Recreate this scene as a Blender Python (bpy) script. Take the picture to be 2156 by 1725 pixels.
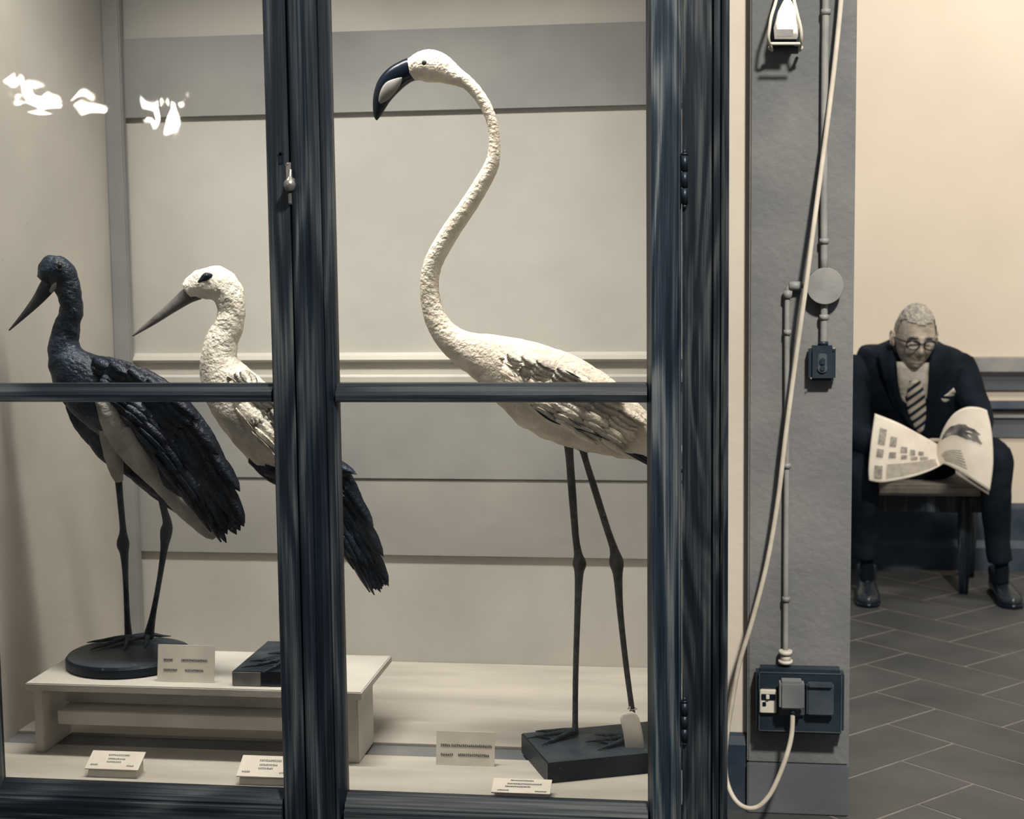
import bpy, bmesh, math, random
from mathutils import Vector, Matrix, noise
random.seed(7)
sc = bpy.context.scene
for o in list(bpy.data.objects): bpy.data.objects.remove(o)

# ------------------------------------------------------------------ camera
FPX, W, H = 3100.0, 2156, 1725
CAM = Vector((0, -2.6, 1.35))
RM = (Matrix.Rotation(math.radians(7.75), 3, 'Z') @ Matrix.Rotation(math.pi/2-math.radians(5.6), 3, 'X')
      @ Matrix.Rotation(-0.0115, 3, 'Z'))
cd = bpy.data.cameras.new('camera'); cam = bpy.data.objects.new('camera', cd)
sc.collection.objects.link(cam); sc.camera = cam
cam.matrix_world = Matrix.Translation(CAM) @ RM.to_4x4()
cd.sensor_width = 36; cd.sensor_fit = 'HORIZONTAL'; cd.lens = 36*FPX/W
cd.clip_start = .05; cd.clip_end = 60
cd.dof.use_dof = True; cd.dof.focus_distance = 2.85; cd.dof.aperture_fstop = 6.5

def ray(px, py): return RM @ Vector(((px-W/2)/FPX, -(py-H/2)/FPX, -1))
def at(px, py, Y):
    d = ray(px, py); return CAM + d*((Y-CAM.y)/d.y)
def onz(px, py, z):
    d = ray(px, py); return CAM + d*((z-CAM.z)/d.z)
def pxs(Y): return (Y-CAM.y)/FPX          # metres per pixel at depth Y

# ------------------------------------------------------------------ world, lights, exposure
wd = bpy.data.worlds.new('world'); sc.world = wd; wd.use_nodes = True
bg = wd.node_tree.nodes['Background']; bg.inputs[0].default_value = (.62, .70, .82, 1); bg.inputs[1].default_value = .40
def area(name, loc, tgt, sx, sy, power, col):
    l = bpy.data.lights.new(name, 'AREA'); l.shape = 'RECTANGLE'; l.size = sx; l.size_y = sy; l.energy = power; l.color = col
    o = bpy.data.objects.new(name, l); sc.collection.objects.link(o); o.location = loc
    o.rotation_euler = (Vector(tgt)-Vector(loc)).to_track_quat('-Z', 'Y').to_euler(); return o
area('hall_light', (1.1, -2.4, 4.3), (-.1, .6, 1.0), .34, .30, 325, (1, .93, .83))
case_fill = area('added_case_light', (-.75, .10, 2.52), (-.72, .66, .4), 1.25, .12, 18.5, (1, .94, .85))  # added unseen area light, brightening the case interior from above
case_fill.data.spread = math.radians(96)  # narrowed so the added light leaves the upper back panel darker
area('far_room_light', (1.9, 2.0, 4.1), (1.1, 3.9, 1.1), .6, .6, 84, (1, .91, .78))
sc.view_settings.view_transform = 'Standard'; sc.view_settings.look = 'None'
sc.view_settings.exposure = 0.0; sc.view_settings.gamma = 1; sc.view_settings.use_curve_mapping = False

# ------------------------------------------------------------------ materials
def nt(name):
    m = bpy.data.materials.new(name); m.use_nodes = True
    t = m.node_tree; b = t.nodes['Principled BSDF']; return m, t, b
def N(t, typ, **kw):
    n = t.nodes.new(typ)
    for k, v in kw.items():
        if k in n.inputs: n.inputs[k].default_value = v
        else: setattr(n, k, v)
    return n
def ramp(t, fac, stops):
    r = t.nodes.new('ShaderNodeValToRGB'); e = r.color_ramp.elements
    e[0].position, e[0].color = stops[0][0], (*stops[0][1], 1)
    e[1].position, e[1].color = stops[-1][0], (*stops[-1][1], 1)
    for p, c in stops[1:-1]:
        x = e.new(p); x.color = (*c, 1)
    t.links.new(fac, r.inputs[0]); return r.outputs[0]
def coords(t, scale=(1, 1, 1), rot=(0, 0, 0), loc=(0, 0, 0)):
    g = t.nodes.new('ShaderNodeNewGeometry'); mp = t.nodes.new('ShaderNodeMapping')
    mp.inputs['Scale'].default_value = scale; mp.inputs['Rotation'].default_value = rot; mp.inputs['Location'].default_value = loc
    t.links.new(g.outputs['Position'], mp.inputs[0]); return mp.outputs[0]
def mottled(name, c1, c2, scale=6, rough=.6, detail=5, bump=.0, bscale=60, stretch=(1, 1, 1), metal=0, spec=.3, lo=.35, hi=.65):
    m, t, b = nt(name); v = coords(t, stretch)
    n = N(t, 'ShaderNodeTexNoise', Scale=scale, Detail=detail); t.links.new(v, n.inputs['Vector'])
    t.links.new(ramp(t, n.outputs['Fac'], [(lo, c1), (hi, c2)]), b.inputs['Base Color'])
    b.inputs['Roughness'].default_value = rough; b.inputs['Metallic'].default_value = metal
    b.inputs['Specular IOR Level'].default_value = spec
    if bump:
        n2 = N(t, 'ShaderNodeTexNoise', Scale=bscale, Detail=4); t.links.new(v, n2.inputs['Vector'])
        bp = N(t, 'ShaderNodeBump', Strength=bump, Distance=.01); t.links.new(n2.outputs['Fac'], bp.inputs['Height'])
        t.links.new(bp.outputs[0], b.inputs['Normal'])
    return m
def wood(name, horiz=False, gain=1.0, seed=0, dist=.6):
    m, t, b = nt(name)
    s = (.9, 9, 9) if horiz else (9, 9, .9)
    v = coords(t, s, loc=(seed*3.1, seed*1.7, seed*.9))
    big = N(t, 'ShaderNodeTexNoise', Scale=1.15, Detail=2, Distortion=dist); t.links.new(v, big.inputs['Vector'])
    mul = N(t, 'ShaderNodeMath', operation='MULTIPLY'); mul.inputs[1].default_value = 30
    t.links.new(big.outputs['Fac'], mul.inputs[0])
    sn = N(t, 'ShaderNodeMath', operation='SINE'); t.links.new(mul.outputs[0], sn.inputs[0])
    v2 = coords(t, tuple(x*(1 if x < 2 else 7) for x in s))
    fine = N(t, 'ShaderNodeTexNoise', Scale=3, Detail=6, Roughness=.7); t.links.new(v2, fine.inputs['Vector'])
    a = N(t, 'ShaderNodeMath', operation='MULTIPLY_ADD'); a.inputs[1].default_value = .13; a.inputs[2].default_value = 0
    t.links.new(sn.outputs[0], a.inputs[0])
    ad = N(t, 'ShaderNodeMath', operation='ADD'); t.links.new(a.outputs[0], ad.inputs[0]); t.links.new(fine.outputs['Fac'], ad.inputs[1])
    g = gain
    t.links.new(ramp(t, ad.outputs[0], [(.30, (.0012*g, .0034*g, .0070*g)), (.48, (.006*g, .011*g, .017*g)), (.60, (.022*g, .028*g, .033*g)), (.78, (.066*g, .071*g, .073*g))]), b.inputs['Base Color'])
    b.inputs['Roughness'].default_value = .42; b.inputs['Specular IOR Level'].default_value = .35
    bp = N(t, 'ShaderNodeBump', Strength=.25, Distance=.003); t.links.new(fine.outputs['Fac'], bp.inputs['Height']); t.links.new(bp.outputs[0], b.inputs['Normal'])
    return m
def plain(name, c, rough=.5, metal=0, spec=.4):
    m, t, b = nt(name); b.inputs['Base Color'].default_value = (*c, 1)
    n = N(t, 'ShaderNodeTexNoise', Scale=90, Detail=3); bp = N(t, 'ShaderNodeBump', Strength=.08, Distance=.002)
    t.links.new(coords(t), n.inputs['Vector']); t.links.new(n.outputs['Fac'], bp.inputs['Height']); t.links.new(bp.outputs[0], b.inputs['Normal'])
    b.inputs['Roughness'].default_value = rough; b.inputs['Metallic'].default_value = metal; b.inputs['Specular IOR Level'].default_value = spec
    return m
def glassmat(name):
    m = bpy.data.materials.new(name); m.use_nodes = True; t = m.node_tree; t.nodes.clear()
    out = N(t, 'ShaderNodeOutputMaterial'); tr = N(t, 'ShaderNodeBsdfTransparent'); tr.inputs[0].default_value = (.96, .97, .97, 1)
    gl = N(t, 'ShaderNodeBsdfGlossy', Roughness=.02); fr = N(t, 'ShaderNodeFresnel', IOR=1.52)
    v = coords(t); wv = N(t, 'ShaderNodeTexNoise', Scale=7, Detail=1.5, Distortion=.8); t.links.new(v, wv.inputs['Vector'])
    bp = N(t, 'ShaderNodeBump', Strength=.2, Distance=.004); t.links.new(wv.outputs['Fac'], bp.inputs['Height']); t.links.new(bp.outputs[0], gl.inputs['Normal'])
    mx = N(t, 'ShaderNodeMixShader'); t.links.new(fr.outputs[0], mx.inputs[0]); t.links.new(tr.outputs[0], mx.inputs[1]); t.links.new(gl.outputs[0], mx.inputs[2])
    # dust film with worn patches
    df = N(t, 'ShaderNodeBsdfDiffuse'); df.inputs[0].default_value = (.62, .66, .68, 1)
    n1 = N(t, 'ShaderNodeTexNoise', Scale=3.2, Detail=9, Roughness=.68, Distortion=.5); t.links.new(v, n1.inputs['Vector'])
    n2 = N(t, 'ShaderNodeTexNoise', Scale=45, Detail=4, Roughness=.7); t.links.new(v, n2.inputs['Vector'])
    r1 = ramp(t, n1.outputs['Fac'], [(.52, (0, 0, 0)), (.545, (.005, .005, .005)), (.68, (.014, .014, .014))])
    r2 = ramp(t, n2.outputs['Fac'], [(.68, (0, 0, 0)), (.74, (.10, .10, .10))])
    ad = N(t, 'ShaderNodeMix', data_type='RGBA', blend_type='ADD'); ad.inputs[0].default_value = 1
    t.links.new(r1, ad.inputs[6]); t.links.new(r2, ad.inputs[7])
    m2 = N(t, 'ShaderNodeMixShader'); t.links.new(ad.outputs[2], m2.inputs[0]); t.links.new(mx.outputs[0], m2.inputs[1]); t.links.new(df.outputs[0], m2.inputs[2])
    t.links.new(m2.outputs[0], out.inputs[0]); return m
def emis(name, c, s):
    m, t, b = nt(name); b.inputs['Base Color'].default_value = (*c, 1); b.inputs['Emission Color'].default_value = (*c, 1); b.inputs['Emission Strength'].default_value = s; return m

M = {}
M['wood_v'] = wood('dark_wood_upright', gain=1.25); M['wood_v2'] = wood('dark_wood_post', gain=1.0, seed=4, dist=2.2); M['wood_h'] = wood('dark_wood_rail', horiz=True, gain=1.1, seed=2)
M['wood_s'] = wood('grey_stile_wood', gain=2.2, seed=6, dist=1.4)
M['wood_b'] = wood('bench_wood', gain=1.3, seed=3)
M['glass'] = glassmat('old_cabinet_glass')
M['lining'] = mottled('cream_case_lining', (.43, .42, .39), (.53, .51, .47), 2.2, .8, 8, .08, 30)
M['shade_grey'] = mottled('painted_shade_grey', (.23, .235, .235), (.33, .325, .31), 2.6, .8, 8, .08, 30)  # grey that puts shade and reflection bands into the case colour
M['lining3'] = mottled('warm_case_lining', (.42, .40, .365), (.52, .495, .45), 2.0, .8, 8, .08, 30)
M['shade_pale'] = mottled('painted_shade_pale_grey', (.29, .285, .27), (.38, .37, .345), 2.6, .8, 8, .08, 30)  # paler grey for the lower painted reflection band
M['lining_d'] = mottled('slate_case_strip', (.17, .185, .20), (.27, .27, .27), 3, .8, 6)
M['floorb'] = mottled('case_floor_board', (.40, .375, .33), (.52, .485, .43), 3, .6, 8, .1, 40, (1, 4, 1))
M['floorg'] = mottled('case_floor_groove', (.13, .14, .15), (.20, .20, .20), 6, .8)
M['riser'] = mottled('white_riser_paint', (.46, .44, .40), (.60, .57, .52), 5, .6, 8, .1, 50)
M['wallL'] = mottled('cream_wall_plaster', (.50, .45, .385), (.62, .565, .49), 1.3, .85, 9, .10, 40)
M['wallF'] = mottled('far_wall_plaster', (.60, .525, .43), (.70, .62, .515), .9, .85, 8, .06, 40)
M['wallP'] = mottled('grey_pillar_plaster', (.115, .12, .122), (.205, .207, .205), 2.4, .8, 10, .25, 55)
M['dado'] = mottled('slate_dado_paint', (.085, .095, .11), (.13, .14, .15), 3, .6, 8, .1, 50)
M['base'] = mottled('dark_baseboard_paint', (.018, .032, .052), (.05, .065, .085), 8, .55, 6)
M['grout'] = mottled('pale_grout', (.15, .138, .12), (.21, .195, .17), 8, .9)
M['tile'] = mottled('slate_floor_tile', (.046, .049, .050), (.080, .081, .079), 2.5, .5, 8, .15, 40)
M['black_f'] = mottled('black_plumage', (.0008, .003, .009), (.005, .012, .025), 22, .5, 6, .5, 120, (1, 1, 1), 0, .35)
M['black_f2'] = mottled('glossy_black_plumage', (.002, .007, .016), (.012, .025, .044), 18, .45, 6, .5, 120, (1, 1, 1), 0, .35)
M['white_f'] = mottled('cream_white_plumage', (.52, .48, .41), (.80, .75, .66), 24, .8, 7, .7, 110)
M['white_f2'] = mottled('darker_white_plumage', (.38, .355, .31), (.62, .575, .50), 30, .8, 7, .7, 110)  # darker tone mixed at random among the wing feathers
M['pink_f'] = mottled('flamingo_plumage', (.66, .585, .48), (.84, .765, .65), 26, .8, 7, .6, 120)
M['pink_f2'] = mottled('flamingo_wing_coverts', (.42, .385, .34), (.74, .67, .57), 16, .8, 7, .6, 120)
M['grey_f'] = mottled('grey_under_tail_plumage', (.24, .235, .22), (.40, .375, .335), 20, .8, 6, .5, 100)
M['leg_d'] = mottled('dark_leg_skin', (.004, .010, .019), (.018, .028, .040), 60, .6, 5, .6, 200)
M['leg_g'] = mottled('grey_leg_skin', (.045, .05, .055), (.115, .11, .105), 55, .5, 5, .6, 200)
M['bill_b'] = mottled('dark_bill_horn', (.02, .03, .04), (.065, .068, .07), 25, .35, 5, .2, 80)
M['bill_g'] = mottled('grey_bill_horn', (.085, .085, .085), (.17, .16, .15), 25, .4, 5, .2, 80)
M['bill_p'] = mottled('pale_bill_horn', (.17, .17, .165), (.27, .26, .24), 25, .4, 5)
M['black'] = plain('black_gloss', (.002, .006, .014), .25)
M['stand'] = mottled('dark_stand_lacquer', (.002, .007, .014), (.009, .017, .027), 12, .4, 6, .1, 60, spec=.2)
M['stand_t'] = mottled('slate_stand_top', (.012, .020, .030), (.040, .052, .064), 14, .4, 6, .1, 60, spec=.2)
M['label_g'] = mottled('grey_label_plate', (.14, .14, .135), (.22, .215, .20), 30, .6)
M['card'] = mottled('cream_card', (.64, .59, .51), (.76, .71, .62), 14, .8)
M['ink'] = plain('faded_ink', (.09, .095, .11), .7)
M['ink_l'] = plain('pale_faded_ink', (.24, .23, .22), .7)
M['metal'] = plain('worn_steel', (.30, .29, .27), .35, .8)
M['brass_d'] = plain('dark_iron', (.012, .02, .03), .4, .5)
M['pipe'] = mottled('grey_painted_conduit', (.21, .21, .205), (.30, .295, .28), 12, .5, 5, .1, 60)
M['pipe_l'] = mottled('ivory_plastic', (.55, .51, .44), (.66, .62, .54), 10, .5)
M['cable'] = mottled('ivory_cable', (.50, .45, .37), (.62, .565, .475), 20, .5)
M['box_d'] = mottled('black_plastic_enclosure', (.008, .017, .028), (.022, .034, .047), 10, .42, 5, .1, 60)
M['box_m'] = mottled('slate_plastic_cover', (.035, .05, .066), (.075, .088, .10), 10, .45)
M['box_g'] = mottled('grey_plastic_plug', (.12, .13, .14), (.20, .205, .205), 10, .5)
M['lampglass'] = mottled('frosted_lamp_glass', (.78, .74, .66), (.92, .88, .80), 40, .25, 6, .5, 60)
M['lampglass'].node_tree.nodes['Principled BSDF'].inputs['Emission Color'].default_value = (1, .9, .76, 1); M['lampglass'].node_tree.nodes['Principled BSDF'].inputs['Emission Strength'].default_value = .35
M['suit'] = mottled('dark_navy_suit', (.002, .0045, .009), (.007, .013, .021), 9, .85, 6, .6, 20, spec=.15)
M['shirt'] = mottled('pale_shirt_cloth', (.42, .39, .34), (.56, .52, .45), 30, .8, 4, .3, 60)
M['skin'] = mottled('aged_skin', (.27, .23, .185), (.42, .365, .30), 26, .55, 6, .5, 70)
M['hair'] = mottled('white_hair', (.22, .205, .18), (.46, .43, .37), 90, .8, 6, .9, 140)
M['shoe'] = mottled('polished_shoe_leather', (.006, .012, .02), (.03, .036, .043), 14, .25, 4, .2, 60, spec=.6)
M['paper'] = mottled('newspaper_sheet', (.66, .595, .50), (.76, .70, .60), 12, .85)
M['print'] = mottled('newspaper_print', (.20, .185, .165), (.38, .35, .30), 70, .85)
M['print_d'] = mottled('newspaper_picture', (.045, .045, .05), (.20, .185, .165), 28, .85)
M['pad'] = mottled('worn_seat_top', (.22, .205, .185), (.36, .33, .285), 12, .6)
M['bulb'] = emis('lit_bulb', (1, .9, .76), 75)
def tie_mat():
    m, t, b = nt('striped_tie_silk'); v = coords(t, rot=(0, math.radians(40), 0))
    w = N(t, 'ShaderNodeTexWave', Scale=10.5, Distortion=.4); w.bands_direction = 'Z'; t.links.new(v, w.inputs['Vector'])
    t.links.new(ramp(t, w.outputs['Fac'], [(.36, (.012, .02, .032)), (.46, (.46, .42, .35))]), b.inputs['Base Color']); b.inputs['Roughness'].default_value = .5; return m
M['tie'] = tie_mat()

# ------------------------------------------------------------------ object helpers
def thing(name, label, cat, loc=(0, 0, 0), group=None):
    o = bpy.data.objects.new(name, None); sc.collection.objects.link(o); o.location = loc; o.empty_display_size = .05
    o['label'] = label; o['category'] = cat
    if group: o['group'] = group
    return o
def wloc(o):
    v = Vector((0, 0, 0))
    while o is not None: v = v + Vector(o.location); o = o.parent
    return v
def obj(name, bm, mats, parent=None, smooth=False, label=None, cat=None, kind=None, group=None, auto=True):
    if auto: bmesh.ops.recalc_face_normals(bm, faces=bm.faces[:])
    me = bpy.data.meshes.new(name)
    vs = [v.co for v in bm.verts]
    c = Vector(((min(v.x for v in vs)+max(v.x for v in vs))/2, (min(v.y for v in vs)+max(v.y for v in vs))/2, min(v.z for v in vs)))
    for v in bm.verts: v.co -= c
    if smooth:
        for f in bm.faces: f.smooth = True
    bm.to_mesh(me); bm.free()
    for m in (mats if isinstance(mats, (list, tuple)) else [mats]): me.materials.append(M[m])
    o = bpy.data.objects.new(name, me); sc.collection.objects.link(o)
    if parent is not None: o.parent = parent; o.location = c-wloc(parent)
    else: o.location = c
    if label: o['label'] = label
    if cat: o['category'] = cat
    if kind: o['kind'] = kind
    if group: o['group'] = group
    return o
def B(): return bmesh.new()
def box(bm, lo, hi, bev=.002, mi=0, mtx=None):
    lo, hi = Vector(lo), Vector(hi)
    r = bmesh.ops.create_cube(bm, size=1); vs = r['verts']
    for v in vs: v.co = Vector([(lo[i]+hi[i])/2+v.co[i]*(hi[i]-lo[i]) for i in range(3)])
    fs = set(f for v in vs for f in v.link_faces)
    if bev:
        es = list(set(e for f in fs for e in f.edges))
        rb = bmesh.ops.bevel(bm, geom=es, offset=min(bev, min(hi-lo)*.45), segments=2, affect='EDGES')
        fs = set(rb['faces']) | set(f for f in fs if f.is_valid)
        vs = list(set(v for f in fs for v in f.verts))
    for f in fs: f.material_index = mi
    if mtx is not None:
        for v in vs: v.co = mtx @ v.co
    return vs
def prism(bm, poly, vec, mi=0):
    """polygon (list of Vectors) extruded by vec"""
    a = [bm.verts.new(p) for p in poly]; b = [bm.verts.new(Vector(p)+Vector(vec)) for p in poly]
    n = len(a); fs = [bm.faces.new(a), bm.faces.new(b[::-1])]
    for i in range(n): fs.append(bm.faces.new((a[i], b[i], b[(i+1) % n], a[(i+1) % n])))
    for f in fs: f.material_index = mi
def profV(bm, pts, z0, z1, mi=0): prism(bm, [Vector((x, y, z0)) for x, y in pts], (0, 0, z1-z0), mi)
def profH(bm, pts, x0, x1, mi=0): prism(bm, [Vector((x0, y, z)) for y, z in pts], (x1-x0, 0, 0), mi)
def crom(p, n):
    """Catmull-Rom through tuples"""
    out = []; m = len(p)
    for i in range(m-1):
        a, b, c, d = p[max(i-1, 0)], p[i], p[i+1], p[min(i+2, m-1)]
        for k in range(n):
            t = k/n
            out.append(tuple(.5*((2*b[j])+(-a[j]+c[j])*t+(2*a[j]-5*b[j]+4*c[j]-d[j])*t*t+(-a[j]+3*b[j]-3*c[j]+d[j])*t**3) for j in range(len(b))))
    out.append(tuple(p[-1])); return out
class Path:
    """smooth tube path; pts (x,y,z,ra,rb): ra across the path, rb along Dref"""
    def __init__(s, pts, n=8, D=(0, 1, 0)):
        q = crom(pts, n); s.P = [Vector(a[:3]) for a in q]; s.ra = [max(a[3], .0004) for a in q]; s.rb = [max(a[4], .0004) for a in q]
        s.T, s.N, s.D = [], [], []
        Dr = Vector(D)
        for i in range(len(q)):
            t = (s.P[min(i+1, len(q)-1)]-s.P[max(i-1, 0)]).normalized()
            d = Dr-t*Dr.dot(t)
            if d.length < .05: d = Vector((1, 0, 0))-t*t.x
            d.normalize(); s.T.append(t); s.D.append(d); s.N.append(t.cross(d).normalized())
    def surf(s, u, v, lift=0):
        i = min(max(u, 0), 1)*(len(s.P)-1); k = int(round(i)); v = max(-1, min(1, v))
        return s.P[k]+s.N[k]*(s.ra[k]*v)-s.D[k]*(s.rb[k]*math.sqrt(max(0, 1-v*v))+lift), s.T[k], s.N[k], s.D[k]
def tube(bm, path, seg=18, mi=0, disp=None, caps=True, power=1.0):
    rings = []
    for i in range(len(path.P)):
        r = []
        for k in range(seg):
            a = 2*math.pi*k/seg; ca, sa = math.cos(a), math.sin(a)
            if power != 1: ca, sa = math.copysign(abs(ca)**power, ca), math.copysign(abs(sa)**power, sa)
            off = path.N[i]*path.ra[i]*ca+path.D[i]*path.rb[i]*sa
            p = path.P[i]+off
            if disp: p = p+off.normalized()*disp(p)
            r.append(bm.verts.new(p))
        rings.append(r)
    for i in range(len(rings)-1):
        for k in range(seg):
            f = bm.faces.new((rings[i][k], rings[i][(k+1) % seg], rings[i+1][(k+1) % seg], rings[i+1][k])); f.material_index = mi; f.smooth = True
    if caps:
        for r, c, sg in ((rings[0], path.P[0]-path.T[0]*min(path.ra[0], path.rb[0])*.5, 0), (rings[-1], path.P[-1]+path.T[-1]*min(path.ra[-1], path.rb[-1])*.5, 1)):
            v = bm.verts.new(c)
            for k in range(seg):
                f = bm.faces.new((r[k], r[(k+1) % seg], v) if sg else (r[(k+1) % seg], r[k], v)); f.material_index = mi; f.smooth = True
def ppath(pts, n=8, ratio=1.0):
    """pts (px,py,Y,rpx[,rb ratio or metres if given as string])"""
    out = []
    for p in pts:
        P = at(p[0], p[1], p[2]); r = p[3]*pxs(p[2]); k = p[4] if len(p) > 4 else ratio
        out.append((P.x, P.y, P.z, r, r*k))
    return Path(out, n)
def wpath(pts, n=8, D=(0, 1, 0)): return Path([(p[0], p[1], p[2], p[3], p[4] if len(p) > 4 else p[3]) for p in pts], n, D)
def sphere(bm, c, r, mi=0, seg=16, mtx=None):
    q = bmesh.ops.create_uvsphere(bm, u_segments=seg, v_segments=seg*2//3, radius=1); rr = r if hasattr(r, '__len__') else (r, r, r)
    for v in q['verts']:
        v.co = Vector((v.co.x*rr[0], v.co.y*rr[1], v.co.z*rr[2]))
        if mtx is not None: v.co = mtx @ v.co
        v.co += Vector(c)
        for f in v.link_faces: f.material_index = mi; f.smooth = True
def cyl(bm, a, b, r, mi=0, seg=20, r2=None):
    a, b = Vector(a), Vector(b); D = Vector((0, 0, 1)) if abs((b-a).normalized().z) < .7 else Vector((0, 1, 0))
    t = (b-a).normalized(); d = (D-t*D.dot(t)).normalized(); n = t.cross(d); r2 = r if r2 is None else r2
    A = [bm.verts.new(a+(n*math.cos(2*math.pi*k/seg)+d*math.sin(2*math.pi*k/seg))*r) for k in range(seg)]
    Bv = [bm.verts.new(b+(n*math.cos(2*math.pi*k/seg)+d*math.sin(2*math.pi*k/seg))*r2) for k in range(seg)]
    fs = [bm.faces.new(A), bm.faces.new(Bv[::-1])]
    for k in range(seg):
        f = bm.faces.new((A[k], A[(k+1) % seg], Bv[(k+1) % seg], Bv[k])); f.smooth = True; fs.append(f)
    for f in fs: f.material_index = mi
def feather(bm, base, d, n, side, L, w, mi=0, ragged=0, droop=.0):
    """leaf blade: d direction, n outward normal, side across; slightly domed and solid"""
    K = 7; top, bot = [], []
    for i in range(K+1):
        t = i/K; ww = w*(math.sin(math.pi*min(1, (t*.82+.14)))**.7) if i < K else w*.06
        ww *= 1+random.uniform(-ragged, ragged)
        c = base+d*(L*t)+n*(.0012+w*.10*math.sin(math.pi*t)-droop*L*t*t)
        top.append((bm.verts.new(c-side*ww), bm.verts.new(c+n*(w*.16)), bm.verts.new(c+side*ww)))
        bot.append(bm.verts.new(c-n*.0016))
    for i in range(K):
        a, b = top[i], top[i+1]
        for q in ((a[0], a[1], b[1], b[0]), (a[1], a[2], b[2], b[1]), (a[0], b[0], bot[i+1], bot[i]), (bot[i], bot[i+1], b[2], a[2])):
            f = bm.faces.new(q); f.material_index = mi; f.smooth = True
def grid(bm, fn, nu, nv, mi=0, thick=None):
    g = [[bm.verts.new(fn(i/nu, j/nv)) for j in range(nv+1)] for i in range(nu+1)]
    for i in range(nu):
        for j in range(nv):
            f = bm.faces.new((g[i][j], g[i+1][j], g[i+1][j+1], g[i][j+1])); f.material_index = mi; f.smooth = True
    if thick is not None:
        th = Vector(thick); h = [[bm.verts.new(v.co+th) for v in row] for row in g]
        for i in range(nu):
            for j in range(nv):
                f = bm.faces.new((h[i][j], h[i][j+1], h[i+1][j+1], h[i+1][j])); f.material_index = mi; f.smooth = True
        for i in range(nu):
            for a in (0, nv):
                f = bm.faces.new((g[i][a], g[i+1][a], h[i+1][a], h[i][a])); f.material_index = mi
        for j in range(nv):
            for a in (0, nu):
                f = bm.faces.new((g[a][j], g[a][j+1], h[a][j+1], h[a][j])); f.material_index = mi
def nz(p, s): return noise.noise(Vector(p)*s)

# ------------------------------------------------------------------ the room
bm = B(); box(bm, (-4, -7.2, -.05), (5.5, 4.2, -.0012), 0); obj('floor', bm, 'grout', kind='structure')
bm = B()      # herringbone tiles
L, Wt, g = .46, .23, .0045
c45, s45 = math.cos(math.radians(45)), math.sin(math.radians(45))
def tile(x0, y0, x1, y1):
    q = [(x0+g, y0+g), (x1-g, y0+g), (x1-g, y1-g), (x0+g, y1-g)]
    P = [Vector((x*c45-y*s45+1.0, x*s45+y*c45+2.2, -.004)) for x, y in q]
    cx = sum(p.x for p in P)/4; cy = sum(p.y for p in P)/4
    if cx < -3.9 or cx > 4.3 or cy < -6.7 or cy > 4.0 or (cx < -.3 and 1.15 < cy): return
    prism(bm, P, (0, 0, .004))
for i in range(-46, 47):
    for j in range(-24, 25):
        ox, oy = i*Wt+j*2*Wt, i*Wt-j*2*Wt
        tile(ox, oy, ox+L, oy+Wt)
        tile(ox-Wt, oy, ox, oy+L)
obj('floor', bm, 'tile', kind='structure')
# far wall with dado mouldings
YF = 4.0
bm = B(); box(bm, (-.3, YF, 0), (4.4, YF+.12, 4.4), 0); obj('wall_far', bm, 'wallF', kind='structure')
bm = B(); box(bm, (4.4, .95, 0), (4.52, YF+.12, 4.4), 0); obj('wall_right', bm, 'wallF', kind='structure')
def zf(y): return at(2120, y, YF-.03).z
bm = B()
profH(bm, [(YF, zf(752)), (YF-.05, zf(754)), (YF-.05, zf(782)), (YF-.02, zf(792)), (YF, zf(793))], -.3, 4.4, 0)
profH(bm, [(YF, zf(793)), (YF-.02, zf(793)), (YF-.02, zf(822)), (YF, zf(822))], -.3, 4.4, 1)
profH(bm, [(YF, zf(845)), (YF-.02, zf(845)), (YF-.045, zf(860)), (YF-.02, zf(868)), (YF, zf(868))], -.3, 4.4, 2)
profH(bm, [(YF, zf(872)), (YF-.03, zf(874)), (YF-.03, zf(880)), (YF, zf(884))], -.3, 4.4, 0)
profH(bm, [(YF, zf(884)), (YF-.012, zf(884)), (YF-.012, zf(922)), (YF, zf(922))], -.3, 4.4, 1)
obj('trim_1', bm, ['pipe', 'dado', 'base'], kind='structure')
bm = B()
profH(bm, [(YF, 0), (YF-.06, 0), (YF-.06, .10), (YF-.035, .13), (YF-.035, .27), (YF, .29)], -.3, 4.4)
obj('baseboard_far', bm, 'base', kind='structure')
# near wall strip and pillar
bm = B(); box(bm, (-4, 1.0, 0), (.095, 1.14, 4.4), 0); obj('wall_back', bm, 'wallL', kind='structure')
xb = at(1532, 1600, 1.0).x
bm = B(); profH(bm, [(1.0, 0), (.975, 0), (.975, .165), (.985, .185), (1.0, .19)], -1.6, at(1573, 1600, .98).x); obj('baseboard_back', bm, 'base', kind='structure')
xl, xr = at(1576, 900, .96).x, at(1795, 900, .96).x
zd = at(1650, 1608, .96).z
bm = B(); box(bm, (xl, .96, zd), (xr, 1.3, 4.4), .004); obj('wall_pillar', bm, 'wallP', kind='structure')
bm = B(); box(bm, (xl, .957, 0), (xr, 1.3, zd), .003); obj('trim_2', bm, 'dado', kind='structure')
# room behind the viewer, seen mirrored in the glass
bm = B(); box(bm, (-6, -7.0, 0), (5.5, -6.88, 2.55), 0); box(bm, (-6, -7.0, 2.55), (-4.6, -6.88, 4.4), 0); box(bm, (-2.9, -7.0, 2.55), (5.5, -6.88, 4.4), 0)
obj('wall_front', bm, 'wallP', kind='structure')
bm = B(); profH(bm, [(-6.88, 0), (-6.84, 0), (-6.84, .9), (-6.88, .95)], -6, 5.5); obj('baseboard_front', bm, 'dado', kind='structure')

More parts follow.
